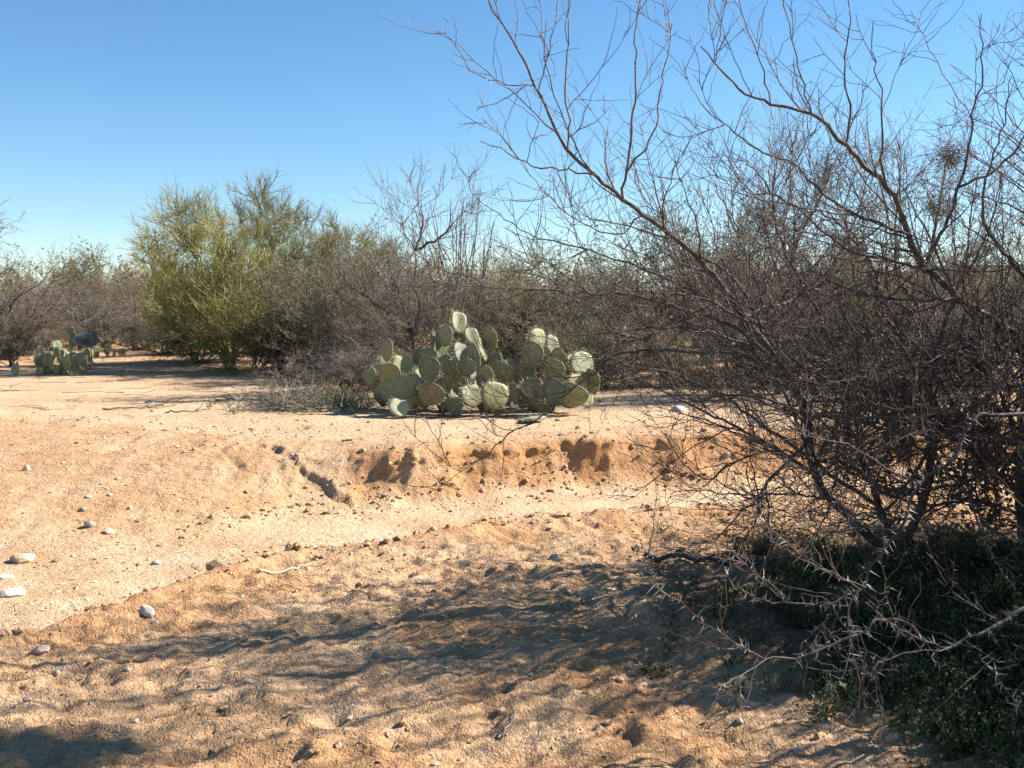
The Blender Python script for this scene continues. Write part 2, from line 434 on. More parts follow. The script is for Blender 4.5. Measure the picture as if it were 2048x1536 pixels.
def cactus_mat(name, g1, g2, brown=0.0):
    m, nt, b = new_mat(name)
    tc = N(nt, 'ShaderNodeTexCoord').outputs['Object']
    oi = N(nt, 'ShaderNodeObjectInfo').outputs['Random']
    c = mixc(nt, ramp(nt, noise(nt, 7, 4, 0.6, tc), [(0.3, 0.0), (0.7, 1.0)]), g1, g2)
    c = mixc(nt, 1.0, c, ramp(nt, oi, [(0.0, (0.62, 0.66, 0.66)), (0.55, (0.95, 0.95, 0.95)), (1.0, (1.35, 1.22, 1.0))]), 'MULTIPLY')
    scar = ramp(nt, noise(nt, 16, 3, 0.6, tc), [(0.53, 0.0), (0.66, 0.65 + brown)])
    c = mixc(nt, scar, c, (0.26, 0.21, 0.11))
    sep = N(nt, 'ShaderNodeSeparateXYZ'); nt.links.new(tc, sep.inputs[0])
    low = ramp(nt, sep.outputs[2], [(0.0, 0.75 + brown * 0.25), (0.07 + brown * 0.1, 0.0)])
    c = mixc(nt, low, c, (0.27, 0.19, 0.09))
    v = N(nt, 'ShaderNodeTexVoronoi'); v.inputs['Scale'].default_value = 26; nt.links.new(tc, v.inputs['Vector'])
    dots = ramp(nt, v.outputs['Distance'], [(0.06, 0.45), (0.2, 0.0)]); v.inputs['Randomness'].default_value = 1.0
    c = mixc(nt, dots, c, (0.16, 0.13, 0.07))
    nt.links.new(c, b.inputs['Base Color'])
    b.inputs['Roughness'].default_value = 0.55; b.inputs['Specular IOR Level'].default_value = 0.35
    bp = N(nt, 'ShaderNodeBump'); bp.inputs['Strength'].default_value = 0.35; bp.inputs['Distance'].default_value = 0.01
    nt.links.new(noise(nt, 22, 3, 0.6, tc), bp.inputs['Height']); nt.links.new(bp.outputs[0], b.inputs['Normal'])
    return m

M = {}
M['soil'] = soil_material()
M['clod'] = plain_mat('soil_clods', (0.40, 0.22, 0.11), (0.53, 0.37, 0.23), 3, 0.95, 0.1, 0.5, 80)
M['leaf_thicket'] = leaf_mat('thicket_leaves', (0.09, 0.095, 0.035), (0.17, 0.155, 0.06), 2.5)
M['bark_grey'] = plain_mat('grey_bark', (0.045, 0.038, 0.034), (0.19, 0.168, 0.145), 24, 0.75, 0.25, 0.7, 70)
M['bark_dark'] = plain_mat('dark_bark', (0.035, 0.028, 0.026), (0.105, 0.09, 0.08), 18, 0.7, 0.3, 0.7, 60)
M['twig_red'] = plain_mat('reddish_twigs', (0.064, 0.043, 0.036), (0.155, 0.12, 0.10), 9, 0.72, 0.25)
M['thorn'] = plain_mat('pale_thorns', (0.48, 0.43, 0.36), (0.64, 0.59, 0.52), 20, 0.6, 0.3)
M['twig_brown'] = plain_mat('brown_bare_twigs', (0.135, 0.11, 0.078), (0.24, 0.20, 0.145), 2.0, 0.75, 0.25, rand=0.2)
M['twig_purple'] = plain_mat('purple_grey_twigs', (0.135, 0.108, 0.092), (0.24, 0.195, 0.165), 2.0, 0.75, 0.25, rand=0.15)
M['twig_rust'] = plain_mat('rusty_twigs', (0.16, 0.108, 0.066), (0.26, 0.18, 0.11), 2.0, 0.75, 0.25, rand=0.15)
M['leaf_olive'] = leaf_mat('olive_leaves', (0.115, 0.118, 0.042), (0.20, 0.19, 0.075), 2.5)
M['leaf_dark'] = leaf_mat('dark_green_leaves', (0.055, 0.068, 0.026), (0.105, 0.115, 0.045), 2.5)
M['leaf_rust'] = leaf_mat('dry_rusty_leaves', (0.14, 0.11, 0.052), (0.21, 0.165, 0.08), 2.5)
M['leaf_grey'] = leaf_mat('grey_green_leaves', (0.11, 0.125, 0.07), (0.19, 0.20, 0.12), 2.5)
M['leaf_straw'] = leaf_mat('straw_leaves', (0.24, 0.20, 0.09), (0.34, 0.28, 0.14), 2.5)
M['pv_bark'] = plain_mat('palo_verde_bark', (0.20, 0.21, 0.055), (0.36, 0.35, 0.12), 7, 0.55, 0.35)
M['pv_twig'] = leaf_mat('palo_verde_twigs', (0.25, 0.235, 0.075), (0.40, 0.36, 0.14), 1.2, 0.25)
M['pv_twig2'] = leaf_mat('palo_verde_dull_twigs', (0.20, 0.19, 0.065), (0.32, 0.285, 0.115), 1.2, 0.25)
M['pad'] = cactus_mat('prickly_pear_skin', (0.125, 0.142, 0.07), (0.215, 0.23, 0.125))
M['pad_pale'] = cactus_mat('pale_prickly_pear_skin', (0.30, 0.32, 0.185), (0.41, 0.41, 0.26), 0.1)
M['pad_dry'] = cactus_mat('drying_prickly_pear_skin', (0.20, 0.175, 0.085), (0.30, 0.26, 0.135), 0.4)
M['spine'] = plain_mat('cactus_spines', (0.55, 0.48, 0.30), (0.75, 0.68, 0.48), 10, 0.5, 0.4)
M['herb'] = leaf_mat('green_herbs', (0.035, 0.06, 0.02), (0.075, 0.105, 0.035), 4.0)
M['herb_grey'] = leaf_mat('grey_green_herbs', (0.12, 0.14, 0.075), (0.19, 0.19, 0.11), 4.0)
M['straw'] = plain_mat('dry_grass', (0.30, 0.24, 0.13), (0.42, 0.35, 0.21), 5, 0.8, 0.2)
M['deadwood'] = plain_mat('grey_deadwood', (0.13, 0.105, 0.085), (0.33, 0.29, 0.24), 16, 0.8, 0.25, 0.4, 60)
M['palewood'] = plain_mat('bleached_wood', (0.45, 0.38, 0.28), (0.60, 0.52, 0.40), 16, 0.8, 0.25, 0.4, 60)
M['ball'] = plain_mat('grey_ball_twigs', (0.42, 0.42, 0.40), (0.55, 0.55, 0.52), 6, 0.85, 0.2)
M['rock_white'] = plain_mat('white_quartz', (0.40, 0.34, 0.27), (0.56, 0.50, 0.42), 14, 0.7, 0.35, 0.5, 40)
M['rock_tan'] = plain_mat('tan_stone', (0.44, 0.31, 0.20), (0.60, 0.47, 0.33), 14, 0.85, 0.25, 0.5, 40)
M['rock_pink'] = plain_mat('pinkish_stone', (0.38, 0.27, 0.22), (0.52, 0.41, 0.35), 14, 0.85, 0.25, 0.5, 40)
M['rock_grey'] = plain_mat('grey_stone', (0.24, 0.20, 0.16), (0.38, 0.33, 0.27), 14, 0.85, 0.25, 0.5, 40)
M['mistle'] = leaf_mat('mistletoe_stems', (0.085, 0.072, 0.045), (0.14, 0.12, 0.075), 3.0, 0.3)
M['hill'] = plain_mat('far_hill_scrub', (0.065, 0.058, 0.036), (0.13, 0.11, 0.075), 0.12, 0.95, 0.1)

# ------------------------------------------------------------------ ground sheet
def axis(segs):
    out = [segs[0][0]]
    for a, b, s0, s1 in segs:
        p = a
        while p < b - 1e-6:
            f = (p - a) / (b - a); p = min(b, p + s0 * (1 - f) + s1 * f); out.append(p)
    return np.array(out)
def far_axis(a, b, s):
    out = []; p = a; st = s
    while p < b: st *= 1.22; p += st; out.append(p)
    return np.array(out)
xpos = axis([(0, 2.4, 0.024, 0.024), (2.4, 6.0, 0.027, 0.06), (6.0, 9.0, 0.06, 0.25)])
xpos = np.concatenate([xpos, far_axis(9.0, 900, 0.25)])
xs = np.concatenate([-xpos[::-1][:-1], xpos])
yneg = -far_axis(-1.0, 400, 0.3)[::-1] - 0.0
ys = axis([(1.0, 2.5, 0.10, 0.03), (2.5, 7.0, 0.020, 0.025), (7.0, 11.4, 0.025, 0.023), (11.4, 20, 0.03, 0.14)])
ys = np.concatenate([yneg[yneg < 0.9], ys, far_axis(20, 1500, 0.14)])
X, Y = np.meshgrid(xs, ys)
Z, OR, PA, LIP = terrain(X.ravel(), Y.ravel())
xr, yr = X.ravel(), Y.ravel().copy()
# crumbled face and overhanging lip of the cut bank: pushed out and in by noise over the face itself
zz_n = np.clip((Z - (-0.10)) / 0.28, 0, 1)
lipn = sstep(0.0, 0.55, fbm(xr, yr * 0.3, 1.1, 3, 150) + 0.12) * LIP * zz_n
def worley(x, y, seed):
    ix, iy = np.floor(x), np.floor(y); best = np.full(x.shape, 9.0); val = np.zeros(x.shape)
    for ox in (-1, 0, 1):
        for oy in (-1, 0, 1):
            cx, cy = ix + ox, iy + oy
            d = (cx + _hash(cx, cy, seed) - x) ** 2 + (cy + _hash(cx, cy, seed + 1) - y) ** 2
            m = d < best; best = np.where(m, d, best); val = np.where(m, _hash(cx, cy, seed + 2), val)
    return np.sqrt(best), val
wx = xr + 0.05 * pnoise(xr * 6, Z * 8, 158); wz = Z + 0.03 * pnoise(xr * 7, Z * 9, 159)
_, blk = worley(wx * 7, wz * 13, 160); _, blk2 = worley(wx * 17, wz * 26, 165)
rough = 0.4 + 0.55 * sstep(-0.2, 0.35, fbm(xr, Z, 1.2, 2, 161)) + 0.5 * sstep(-1.3, -2.0, xr)
fz = fbm(xr, Z * 1.6, 2.0, 3, 152)
yr = yr - 0.03 * lipn - LIP * (0.016 * fz + rough * (0.034 * (blk - 0.5) + 0.024 * (blk2 - 0.5)))
# undercut cracks: a lip above, a recess below; (x, z) along the face
for cr, dep in (([(-2.15, 0.09), (-1.98, 0.05), (-1.85, 0.0), (-1.68, -0.05), (-1.45, -0.08)], 0.035),
                ([(-0.95, 0.12), (-0.62, 0.10), (-0.3, 0.12), (0.1, 0.11), (0.30, 0.13), (0.55, 0.15), (0.85, 0.145), (1.15, 0.16), (1.45, 0.15), (2.1, 0.14), (3.2, 0.13)], 0.026)):
    cr = np.array(cr); zl_ = np.interp(xr, cr[:, 0], cr[:, 1]) + 0.02 * pnoise(xr * 9, xr * 0 + 3.3, 170) + 0.012 * pnoise(xr * 23, xr * 0, 171)
    inx = sstep(cr[0, 0] - 0.06, cr[0, 0] + 0.05, xr) * sstep(cr[-1, 0] + 0.06, cr[-1, 0] - 0.05, xr) * (0.85 + 0.4 * pnoise(xr * 7, Z * 0, 172)) * np.minimum(LIP * 3, 1)
    dz_ = Z - zl_
    yr = yr - dep * 0.6 * inx * np.exp(-((dz_ - 0.025) / 0.03) ** 2) + dep * inx * sstep(0.02, -0.03, dz_) * sstep(-0.16, -0.05, dz_)
# left end of the bank: a small wall facing the ramp, eaten into
xr = xr + LIP * 0.02 * pnoise(xr * 8, Z * 15, 153)
nX, nY = len(xs), len(ys)
idx = np.arange(nX * nY).reshape(nY, nX)
Qd = np.stack([idx[:-1, :-1], idx[:-1, 1:], idx[1:, 1:], idx[1:, :-1]], -1).reshape(-1, 4)
gm = mesh_np('ground', np.column_stack([xr, yr, Z]), [Qd])
for nm, arr in (('orange', OR), ('pale', PA), ('shade_litter', shade_litter(xr, yr))):
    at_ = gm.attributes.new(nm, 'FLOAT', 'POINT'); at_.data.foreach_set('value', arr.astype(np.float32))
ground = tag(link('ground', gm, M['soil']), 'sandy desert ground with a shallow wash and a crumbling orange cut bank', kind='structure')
print('ground', len(Qd), 'quads', round(time.time() - T0, 1))

# ------------------------------------------------------------------ far hill
hx = np.linspace(-500, 700, 150); hy = np.linspace(330, 520, 30)
HX, HY = np.meshgrid(hx, hy)
prof = 15 * np.exp(-((HX - 240) / 130) ** 2) + 3.0 * fbm(HX, HY, 0.012, 4, 7) + 1.5
HZ = prof * np.sin(np.clip((HY - 330) / 190, 0, 1) * np.pi) + 0.9 * fbm(HX, HY, 0.09, 3, 9) - 0.8
hi = np.arange(HX.size).reshape(HX.shape)
hm = mesh_np('hill', np.column_stack([HX.ravel(), HY.ravel(), HZ.ravel() + 1.0]), [np.stack([hi[:-1, :-1], hi[:-1, 1:], hi[1:, 1:], hi[1:, :-1]], -1).reshape(-1, 4)])
tag(link('hill', hm, M['hill']), 'low dark scrub covered hill on the horizon', kind='structure')

# ------------------------------------------------------------------ clods and pebbles (stuff)
ICO_V = None
def ico(sub=1):
    import bmesh
    bm = bmesh.new(); bmesh.ops.create_icosphere(bm, subdivisions=sub, radius=1.0)
    V = np.array([v.co[:] for v in bm.verts]); T = np.array([[v.index for v in f.verts] for f in bm.faces]); bm.free()
    return V, T
IV1, IT1 = ico(1)
def scatter_stones(rng, XY, size, geo, sink=0.25):
    zz = terrain(XY[:, 0], XY[:, 1])[0]
    for i in range(len(XY)):
        s = size[i]
        V = IV1 * (1 + rng.uniform(-0.42, 0.42, (len(IV1), 1))) * s * np.array([rng.uniform(0.8, 1.4), rng.uniform(0.8, 1.3), rng.uniform(0.5, 0.95)])
        a = rng.uniform(0, 6.28); c, q = math.cos(a), math.sin(a)
        V = V @ np.array([[c, q, 0], [-q, c, 0], [0, 0, 1]])
        geo.add(V + np.array([XY[i, 0], XY[i, 1], zz[i] + s * (0.5 - sink)]), T=IT1)
rng = np.random.default_rng(11)
g = Geo()
n = 5000
XY = np.column_stack([rng.uniform(-3.0, 3.0, n), 2.8 + 4.6 * rng.uniform(0, 1, n) ** 1.2])
cl = fbm(XY[:, 0], XY[:, 1], 1.6, 3, 160); XY = XY[cl > -0.12]
scatter_stones(rng, XY, rng.gamma(1.1, 0.0026, len(XY)) + 0.0022, g)
n = 1500
XY = np.column_stack([rng.uniform(-5.2, 4.5, n), rng.uniform(6.6, 10.6, n)])
cl = fbm(XY[:, 0], XY[:, 1], 1.3, 3, 161); XY = XY[cl > -0.02]
scatter_stones(rng, XY, rng.gamma(1.2, 0.0042, len(XY)) + 0.003, g)
# crumbled soil at the foot and along the lip of the cut bank
n = 1300
bx = rng.uniform(-2.6, 4.8, n); by = np.interp(bx, FX, FY) + rng.normal(0.22, 0.24, n)
by = by - 0.08; scatter_stones(rng, np.column_stack([bx, by]), rng.gamma(1.1, 0.006, n) + 0.003, g)
n = 700
bx = rng.uniform(-6, 5.5, n); by = np.interp(bx, TX, TY) + rng.gamma(1.5, 0.55, n)
scatter_stones(rng, np.column_stack([bx, by]), rng.gamma(1.2, 0.0045, n) + 0.003, g)
n = 520
bx = rng.uniform(-3.6, 2.2, n); by = np.interp(bx, CX, CY) + rng.normal(-0.02, 0.12, n)
scatter_stones(rng, np.column_stack([bx, by]), rng.gamma(1.3, 0.006, n) + 0.003, g)
tag(link('soil_clods', g.mesh('soil_clods', False), M['soil']), 'small soil clods and pebbles strewn over the sand', 'clods', kind='stuff')

g = Geo(); n = 420
XY = np.column_stack([rng.uniform(-5.2, -1.0, n), rng.uniform(5.2, 10.6, n)])
XY = XY[fbm(XY[:, 0], XY[:, 1], 1.1, 3, 163) > -0.05]
XY = np.vstack([XY, np.column_stack([rng.normal(-3.0, 0.35, 90), rng.normal(6.1, 0.25, 90)]), np.column_stack([rng.uniform(-2.4, 1.5, 110), rng.uniform(3.0, 6.5, 110)])])
scatter_stones(rng, XY, np.minimum(rng.gamma(1.3, 0.0065, len(XY)) + 0.004, 0.02), g, 0.6)
tag(link('pebbles', g.mesh('pebbles', False), M['rock_tan']), 'small tan pebbles half sunk in the sand', 'pebbles', kind='stuff')

# ------------------------------------------------------------------ rocks one can point to
IV2, IT2 = ico(2)
def rock(px, py, wpx, hr, label, mat, seed, el=1.0, rz=0.0, tilt=0.0):
    p = gpt(px, py); r = np.random.default_rng(seed)
    w = wpx / F * p[1] / 2
    V = IV2.copy()
    for _ in range(9):                                   # broken facets
        nrm = norm(r.normal(size=3)); dd = r.uniform(0.55, 0.9)
        k = V @ nrm; V = V - np.clip(k - dd, 0, None)[:, None] * nrm
    V = V * (1 + r.normal(0, 0.02, (len(V), 1)))
    V = V * np.array([w, w * el, w * hr])
    c, s = math.cos(tilt), math.sin(tilt); V = V @ np.array([[c, 0, s], [0, 1, 0], [-s, 0, c]])
    c, s = math.cos(rz), math.sin(rz); V = V @ np.array([[c, s, 0], [-s, c, 0], [0, 0, 1]])
    V[:, 2] -= V[:, 2].min() + 0.40 * (V[:, 2].max() - V[:, 2].min())
    o = link('rock', mesh_np('rock', V, [IT2], False), M[mat])
    o.location = p
    return tag(o, label, 'rock')
ROCKS = [
    (45, 1122, 56, 0.55, 'tan oval boulder low on the sandy ramp at left edge', 'rock_tan', 1, 0.8, 0.2, 0.1),
    (28, 1190, 66, 0.38, 'flat pale grey slab in gravel at the left edge of the wash', 'rock_white', 2, 0.8, 0.1, 0.0),
    (12, 1155, 44, 0.30, 'thin white stone above the grey slab at the left edge', 'rock_white', 3, 0.7, 0.0, 0.0),
    (293, 1228, 44, 0.55, 'elongated white stone on the near bank, brightest of all', 'rock_white', 4, 0.6, -0.4, -0.5),
    (313, 1128, 24, 0.6, 'small white stone on pale sand beside the orange crest', 'rock_white', 5, 0.8, 0.0, 0.0),
    (82, 1302, 36, 0.6, 'pinkish rounded stone on the near bank at lower left', 'rock_pink', 6, 0.9, 0.5, 0.0),
    (310, 1247, 18, 0.6, 'small pale stone just below the elongated white one', 'rock_white', 7, 0.9, 0.5, 0.0),
    (180, 1052, 26, 0.8, 'dark shadowed brown stone in the middle of the sandy ramp', 'rock_grey', 8, 0.9, 0.0, 0.0),
    (217, 1066, 24, 0.7, 'tan stone right of the dark brown stone on the ramp', 'rock_tan', 9, 0.9, 0.2, 0.0),
    (165, 1022, 22, 0.7, 'pointed grey stone above the dark brown stone on the ramp', 'rock_grey', 10, 0.8, 0.2, 0.3),
    (52, 940, 20, 0.8, 'upright tan stone high on the ramp at far left', 'rock_tan', 11, 0.8, 0.2, 0.5),
    (237, 960, 16, 0.7, 'little cream stone halfway up the ramp', 'rock_tan', 12, 0.9, 0.0, 0.0),
    (219, 991, 13, 0.7, 'little white stone below the cream one on the ramp', 'rock_white', 13, 0.9, 0.0, 0.0),
    (178, 995, 16, 0.6, 'small tan stone left of the little white stone on ramp', 'rock_tan', 14, 0.9, 0.0, 0.0),
    (424, 1036, 14, 0.8, 'cream pebble at the foot of the wheel ruts', 'rock_tan', 15, 0.9, 0.0, 0.0),
    (1356, 822, 40, 0.6, 'big white rock on the terrace right of the prickly pears', 'rock_white', 16, 0.8, 0.3, 0.0),
    (1203, 803, 20, 0.6, 'grey stone beside the right end of the prickly pear', 'rock_grey', 17, 0.9, 0.3, 0.0),
    (1336, 955, 15, 1.1, 'upright pale stone at the foot of the cut bank, right', 'rock_tan', 18, 0.8, 0.0, 0.0),
    (1340, 935, 12, 0.9, 'cream stone stuck in the bank above the upright pale one', 'rock_tan', 19, 0.8, 0.0, 0.0),
    (1453, 915, 18, 0.8, 'white stone in the cut bank behind the thorn twigs', 'rock_white', 20, 0.8, 0.0, 0.0),
    (865, 1060, 22, 0.7, 'grey stone on the crest of the near bank at centre', 'rock_grey', 21, 0.8, 0.0, 0.0),
    (1112, 1118, 30, 0.55, 'dark broken clod on the near bank below the wash', 'rock_grey', 22, 0.8, 0.0, 0.0),
    (740, 1190, 26, 0.6, 'brown clod casting shadow in middle of near bank', 'clod', 23, 0.8, 0.4, 0.0),
    (1312, 1280, 18, 0.8, 'brown stone on the sunlit patch left of the herbs', 'clod', 24, 0.9, 0.0, 0.0),
    (256, 1340, 18, 0.7, 'small dark stone on the near bank at lower left', 'rock_grey', 25, 0.9, 0.0, 0.0),
    (115, 1350, 20, 0.6, 'brown stone left of the small dark stone at lower left', 'rock_grey', 26, 0.9, 0.0, 0.0),
    (55, 1400, 26, 0.5, 'broken tan stone near the lower left corner', 'rock_tan', 27, 0.9, 0.6, 0.0),
    (1000, 1425, 26, 0.5, 'brown clod at the bottom of the picture, centre', 'clod', 28, 0.9, 0.6, 0.0),
    (1240, 1365, 22, 0.6, 'brown clod in the dappled shade below the thorny branch', 'clod', 29, 0.9, 0.6, 0.0),
]
for a in ROCKS: rock(*a)
print('rocks', round(time.time() - T0, 1))

# ------------------------------------------------------------------ prickly pears
def pad_mesh(seed, spines=True):
    r = np.random.default_rng(seed)
    nu, nv = 20, 9
    ph = r.uniform(0, 6.28); e = r.uniform(0.03, 0.075); wv = r.uniform(-0.16, 0.16); cup = r.uniform(-0.3, 0.3)
    rows = []; V = []
    def pt(a, q):
        # a round the rim, q from -1 (back) over 0 (rim) to 1 (front); unit pad: width 1, height 1, base at z=0
        rr = max(0.0, 1 - abs(q) ** 6) ** 0.5
        rim = 1 + e * math.sin(2 * a + ph) + 0.5 * e * math.sin(5 * a + 2 * ph)
        x = math.cos(a) * rim * rr * 0.5; z = math.sin(a) * rim * rr * 0.5
        x *= 1 + 0.42 * z - 0.25 * max(0, -z - 0.22)
        y = -0.05 * q * (1 + 0.5 * max(0, -z)) * (1 - 0.25 * max(0, z))
        y += cup * (x * x + 0.5 * z * z) + wv * math.sin(6 * x + ph) * 0.3
        return (x, y, z + 0.5)
    qs = [-1.0, -0.97, -0.85, -0.5, 0.0, 0.5, 0.85, 0.97, 1.0]
    for q in qs[1:-1]:
        for i in range(nu): V.append(pt(2 * math.pi * i / nu, q))
    V.append(pt(0, -1.0)); V.append(pt(0, 1.0))
    Q = []; T = []
    for j in range(6):
        for i in range(nu):
            k = (i + 1) % nu
            Q.append((j * nu + i, j * nu + k, (j + 1) * nu + k, (j + 1) * nu + i))
    b0, f0 = 7 * nu, 7 * nu + 1
    for i in range(nu):
        k = (i + 1) % nu
        T.append((b0, k, i)); T.append((f0, 6 * nu + i, 6 * nu + k))
    me = mesh_np('pad', V, [np.array(Q), np.array(T)])
    g = Geo(); B = []; D = []
    for i in range(34):                                    # rim areoles
        a = math.pi * 2 * (i + r.uniform(-0.2, 0.2)) / 34
        if math.sin(a) < -0.8: continue
        p = np.array(pt(a, r.uniform(-0.2, 0.2))); o = norm(p - np.array([0, 0, 0.5]))
        for _ in range(2): B.append(p); D.append((o + r.normal(0, 0.45, 3)) * r.uniform(0.09, 0.19))
    for i in range(34):                                    # areoles on both faces
        sgn = 1 if i % 2 else -1
        a, q = r.uniform(0, 6.28), sgn * (1 - r.uniform(0.03, 0.5) ** 2)
        p = np.array(pt(a, q))
        for _ in range(2): B.append(p); D.append((np.array([0, -sgn, -0.2]) + r.normal(0, 0.5, 3)) * r.uniform(0.07, 0.13))
    g.cones(np.array(B), np.array(D), 0.0055)
    return me, g.mesh('spines', False)
PADS = [pad_mesh(200 + i) for i in range(8)]
PADMESH = {}
def pad_obj(parent, base, w, h, yaw, pitch, roll, mat, rngp, name='pad', spines=True):
    k = int(rngp.integers(len(PADS)))
    key = (k, mat)
    if key not in PADMESH:
        me = PADS[k][0].copy(); me.materials.append(M[mat]); PADMESH[key] = me
    o = bpy.data.objects.new(name, PADMESH[key]); col.objects.link(o)
    R = Matrix.Rotation(yaw, 3, 'Z') @ Matrix.Rotation(pitch, 3, 'X') @ Matrix.Rotation(roll, 3, 'Y')
    if parent is not None:
        o.parent = parent; base = np.asarray(base) - np.array(parent.location)
    o.rotation_euler = R.to_euler(); o.location = base; o.scale = (w, (w + h) / 2, h)
    if spines:
        s = bpy.data.objects.new('spines', PADS[k][1]); col.objects.link(s); s.parent = o; s['kind'] = 'stuff'
        if not PADS[k][1].materials: PADS[k][1].materials.append(M['spine'])
    return o
def build_pear(name, loc, label, pads, crop, scale, seed):
    """pads: (cx, cy, w, h, roll degrees clockwise, lit, Y) in the pixels of an enlarged crop"""
    r = np.random.default_rng(seed)
    t = thing(name, loc, label, 'cactus')
    x0, x1 = min(q[0] for q in pads), max(q[0] for q in pads)
    fill = [(r.uniform(x0 + 60, x1 - 60), r.uniform(640, 760), r.uniform(110, 160), r.uniform(130, 170), r.uniform(-35, 35), 0, 12.15 + r.uniform(-0.1, 0.25)) for _ in range(int((x1 - x0) / 42))]
    fill += [(r.uniform(x0 + 100, x1 - 100), r.uniform(470, 640), r.uniform(100, 140), r.uniform(130, 170), r.uniform(-30, 30), 0, 12.3 + r.uniform(-0.1, 0.3)) for _ in range(int((x1 - x0) / 75))]
    for cx, cy, w, h, roll, lit, Yp in list(pads) + fill:
        px, py = crop[0] + cx * scale, crop[1] + cy * scale
        c = at(px, py, Yp)
        if lit == 1: yaw = math.radians(r.uniform(28, 44)); pitch = math.radians(r.uniform(-24, -12)); k = 1 / math.cos(yaw)
        elif lit == 2: yaw = math.radians(r.uniform(58, 70)); pitch = math.radians(r.uniform(-12, 0)); k = 1.9
        elif lit == -1: yaw = math.radians(r.uniform(-62, -48)); pitch = math.radians(r.uniform(-8, 4)); k = 1.7
        else: yaw = math.radians(r.uniform(-34, -4)); pitch = math.radians(r.uniform(-4, 10)); k = 1.06
        q_ = r.uniform(0.88, 1.3); W = w * scale / F * Yp * k * q_; H = h * scale / F * Yp * 1.06 * (0.5 + 0.5 * q_)
        W = min(W, 0.44)
        rl = math.radians(roll + r.uniform(-16, 16)); pitch += math.radians(r.uniform(-10, 10))
        R = Matrix.Rotation(yaw, 3, 'Z') @ Matrix.Rotation(pitch, 3, 'X') @ Matrix.Rotation(rl, 3, 'Y')
        up = np.array(R @ Vector((0, 0, 1)))
        base = c - up * H * 0.5
        gzv = gz(base[0], base[1]) - 0.03
        if base[2] < gzv: base[2] = gzv
        pad_obj(t, base, W, H, yaw, pitch, rl, 'pad_dry' if (cy > 620 and r.random() < 0.16) else 'pad', r)
    return t
CR1, SC1 = (680, 600), 560 / 2048
left_pads = [
    (865, 165, 118, 165, 4, 1, 12.4), (770, 265, 125, 150, -14, 0, 12.2), (722, 335, 90, 170, -4, 1, 12.3), (960, 262, 95, 130, 8, 1, 12.5),
    (1105, 282, 105, 160, 8, 0, 12.4), (1040, 365, 70, 170, 6, 2, 12.3), (885, 392, 145, 160, 28, 1, 12.2), (345, 372, 102, 165, -12, 0, 12.0),
    (325, 450, 62, 90, 0, 1, 12.2), (372, 535, 170, 140, 14, 0, 11.9), (488, 505, 95, 180, -8, 0, 12.1), (420, 470, 60, 110, 4, 1, 12.3),
    (222, 558, 100, 145, -6, 0, 12.1), (575, 425, 85, 140, -10, 0, 12.3), (655, 410, 110, 110, 0, 0, 12.1), (655, 512, 150, 170, 4, 0, 11.75),
    (598, 590, 92, 165, -16, 1, 11.8), (792, 482, 115, 190, -16, 0, 11.9), (988, 402, 100, 180, -14, 0, 11.95), (928, 492, 160, 140, 36, 0, 11.85),
    (668, 690, 180, 165, 16, 0, 11.6), (472, 632, 145, 155, -14, 0, 11.75), (470, 730, 140, 140, -20, 0, 11.8), (575, 720, 120, 140, 10, 0, 11.9),
    (838, 605, 125, 150, 4, 0, 12.0), (760, 600, 115, 150, -10, 0, 12.1), (815, 718, 130, 90, 60, 1, 11.75), (832, 782, 140, 100, 40, 0, 11.65),
    (962, 702, 152, 180, -6, 1, 11.6), (1135, 700, 168, 195, 10, 1, 11.5), (1062, 545, 125, 110, 20, 0, 11.8), (985, 575, 70, 120, 8, 1, 11.95),
    (1192, 530, 140, 150, 30, 0, 11.9), (1270, 490, 110, 90, 55, 1, 11.95), (1232, 600, 65, 130, 0, 0, 12.0), (900, 660, 110, 150, -20, 0, 12.0),
    (350, 660, 130, 140, -24, 0, 12.0), (270, 640, 90, 120, -30, 0, 12.1), (1045, 620, 110, 140, -10, 1, 11.75), (1140, 440, 90, 130, -10, 0, 12.4)]
right_pads = [
    (1412, 402, 160, 175, -8, 0, 12.0), (1440, 292, 112, 140, -6, 1, 12.2), (1545, 332, 112, 155, 8, 1, 12.15), (1505, 425, 90, 150, 6, 0, 12.0),
    (1602, 442, 112, 180, 4, 0, 11.95), (1572, 535, 125, 170, 10, 0, 11.8), (1682, 482, 66, 160, 0, 2, 12.0), (1765, 482, 190, 205, 8, 1, 11.95),
    (1845, 600, 80, 180, 6, -1, 11.9), (1742, 622, 150, 165, -4, 1, 11.8), (1700, 695, 205, 165, 12, 0, 11.6), (1572, 672, 155, 145, 18, 0, 11.6),
    (1390, 652, 130, 135, 8, 1, 11.7), (1436, 700, 112, 165, 24, 0, 11.75), (1342, 740, 100, 110, 10, 0, 11.8), (1490, 692, 62, 150, 10, 1, 11.65),
    (1800, 722, 82, 120, 10, 1, 11.75), (1322, 572, 72, 160, 0, 0, 12.05), (1278, 692, 82, 155, 0, 0, 11.75), (1660, 580, 90, 150, -12, 1, 11.95)]
p = gpt(890, 826)
build_pear('prickly_pear', (p[0], 11.9, gz(p[0], 11.9)), 'large prickly pear cactus at left of the clump, with tallest pad', left_pads, CR1, SC1, 1)
p = gpt(1115, 822)
build_pear('prickly_pear', (p[0], 11.9, gz(p[0], 11.9)), 'prickly pear cactus at right of the clump, broad sunlit pads', right_pads, CR1, SC1, 2)
rg = np.random.default_rng(77)
def fallen_pad(px, py, w, h, yaw, pitch, mat, label, lift=0.02):
    p = gpt(px, py); o = pad_obj(None, (p[0], p[1], p[2] + lift), w, h, math.radians(yaw), math.radians(pitch), math.radians(rg.uniform(-8, 8)), mat, rg, 'fallen_cactus_pad')
    return tag(o, label, 'cactus pad')
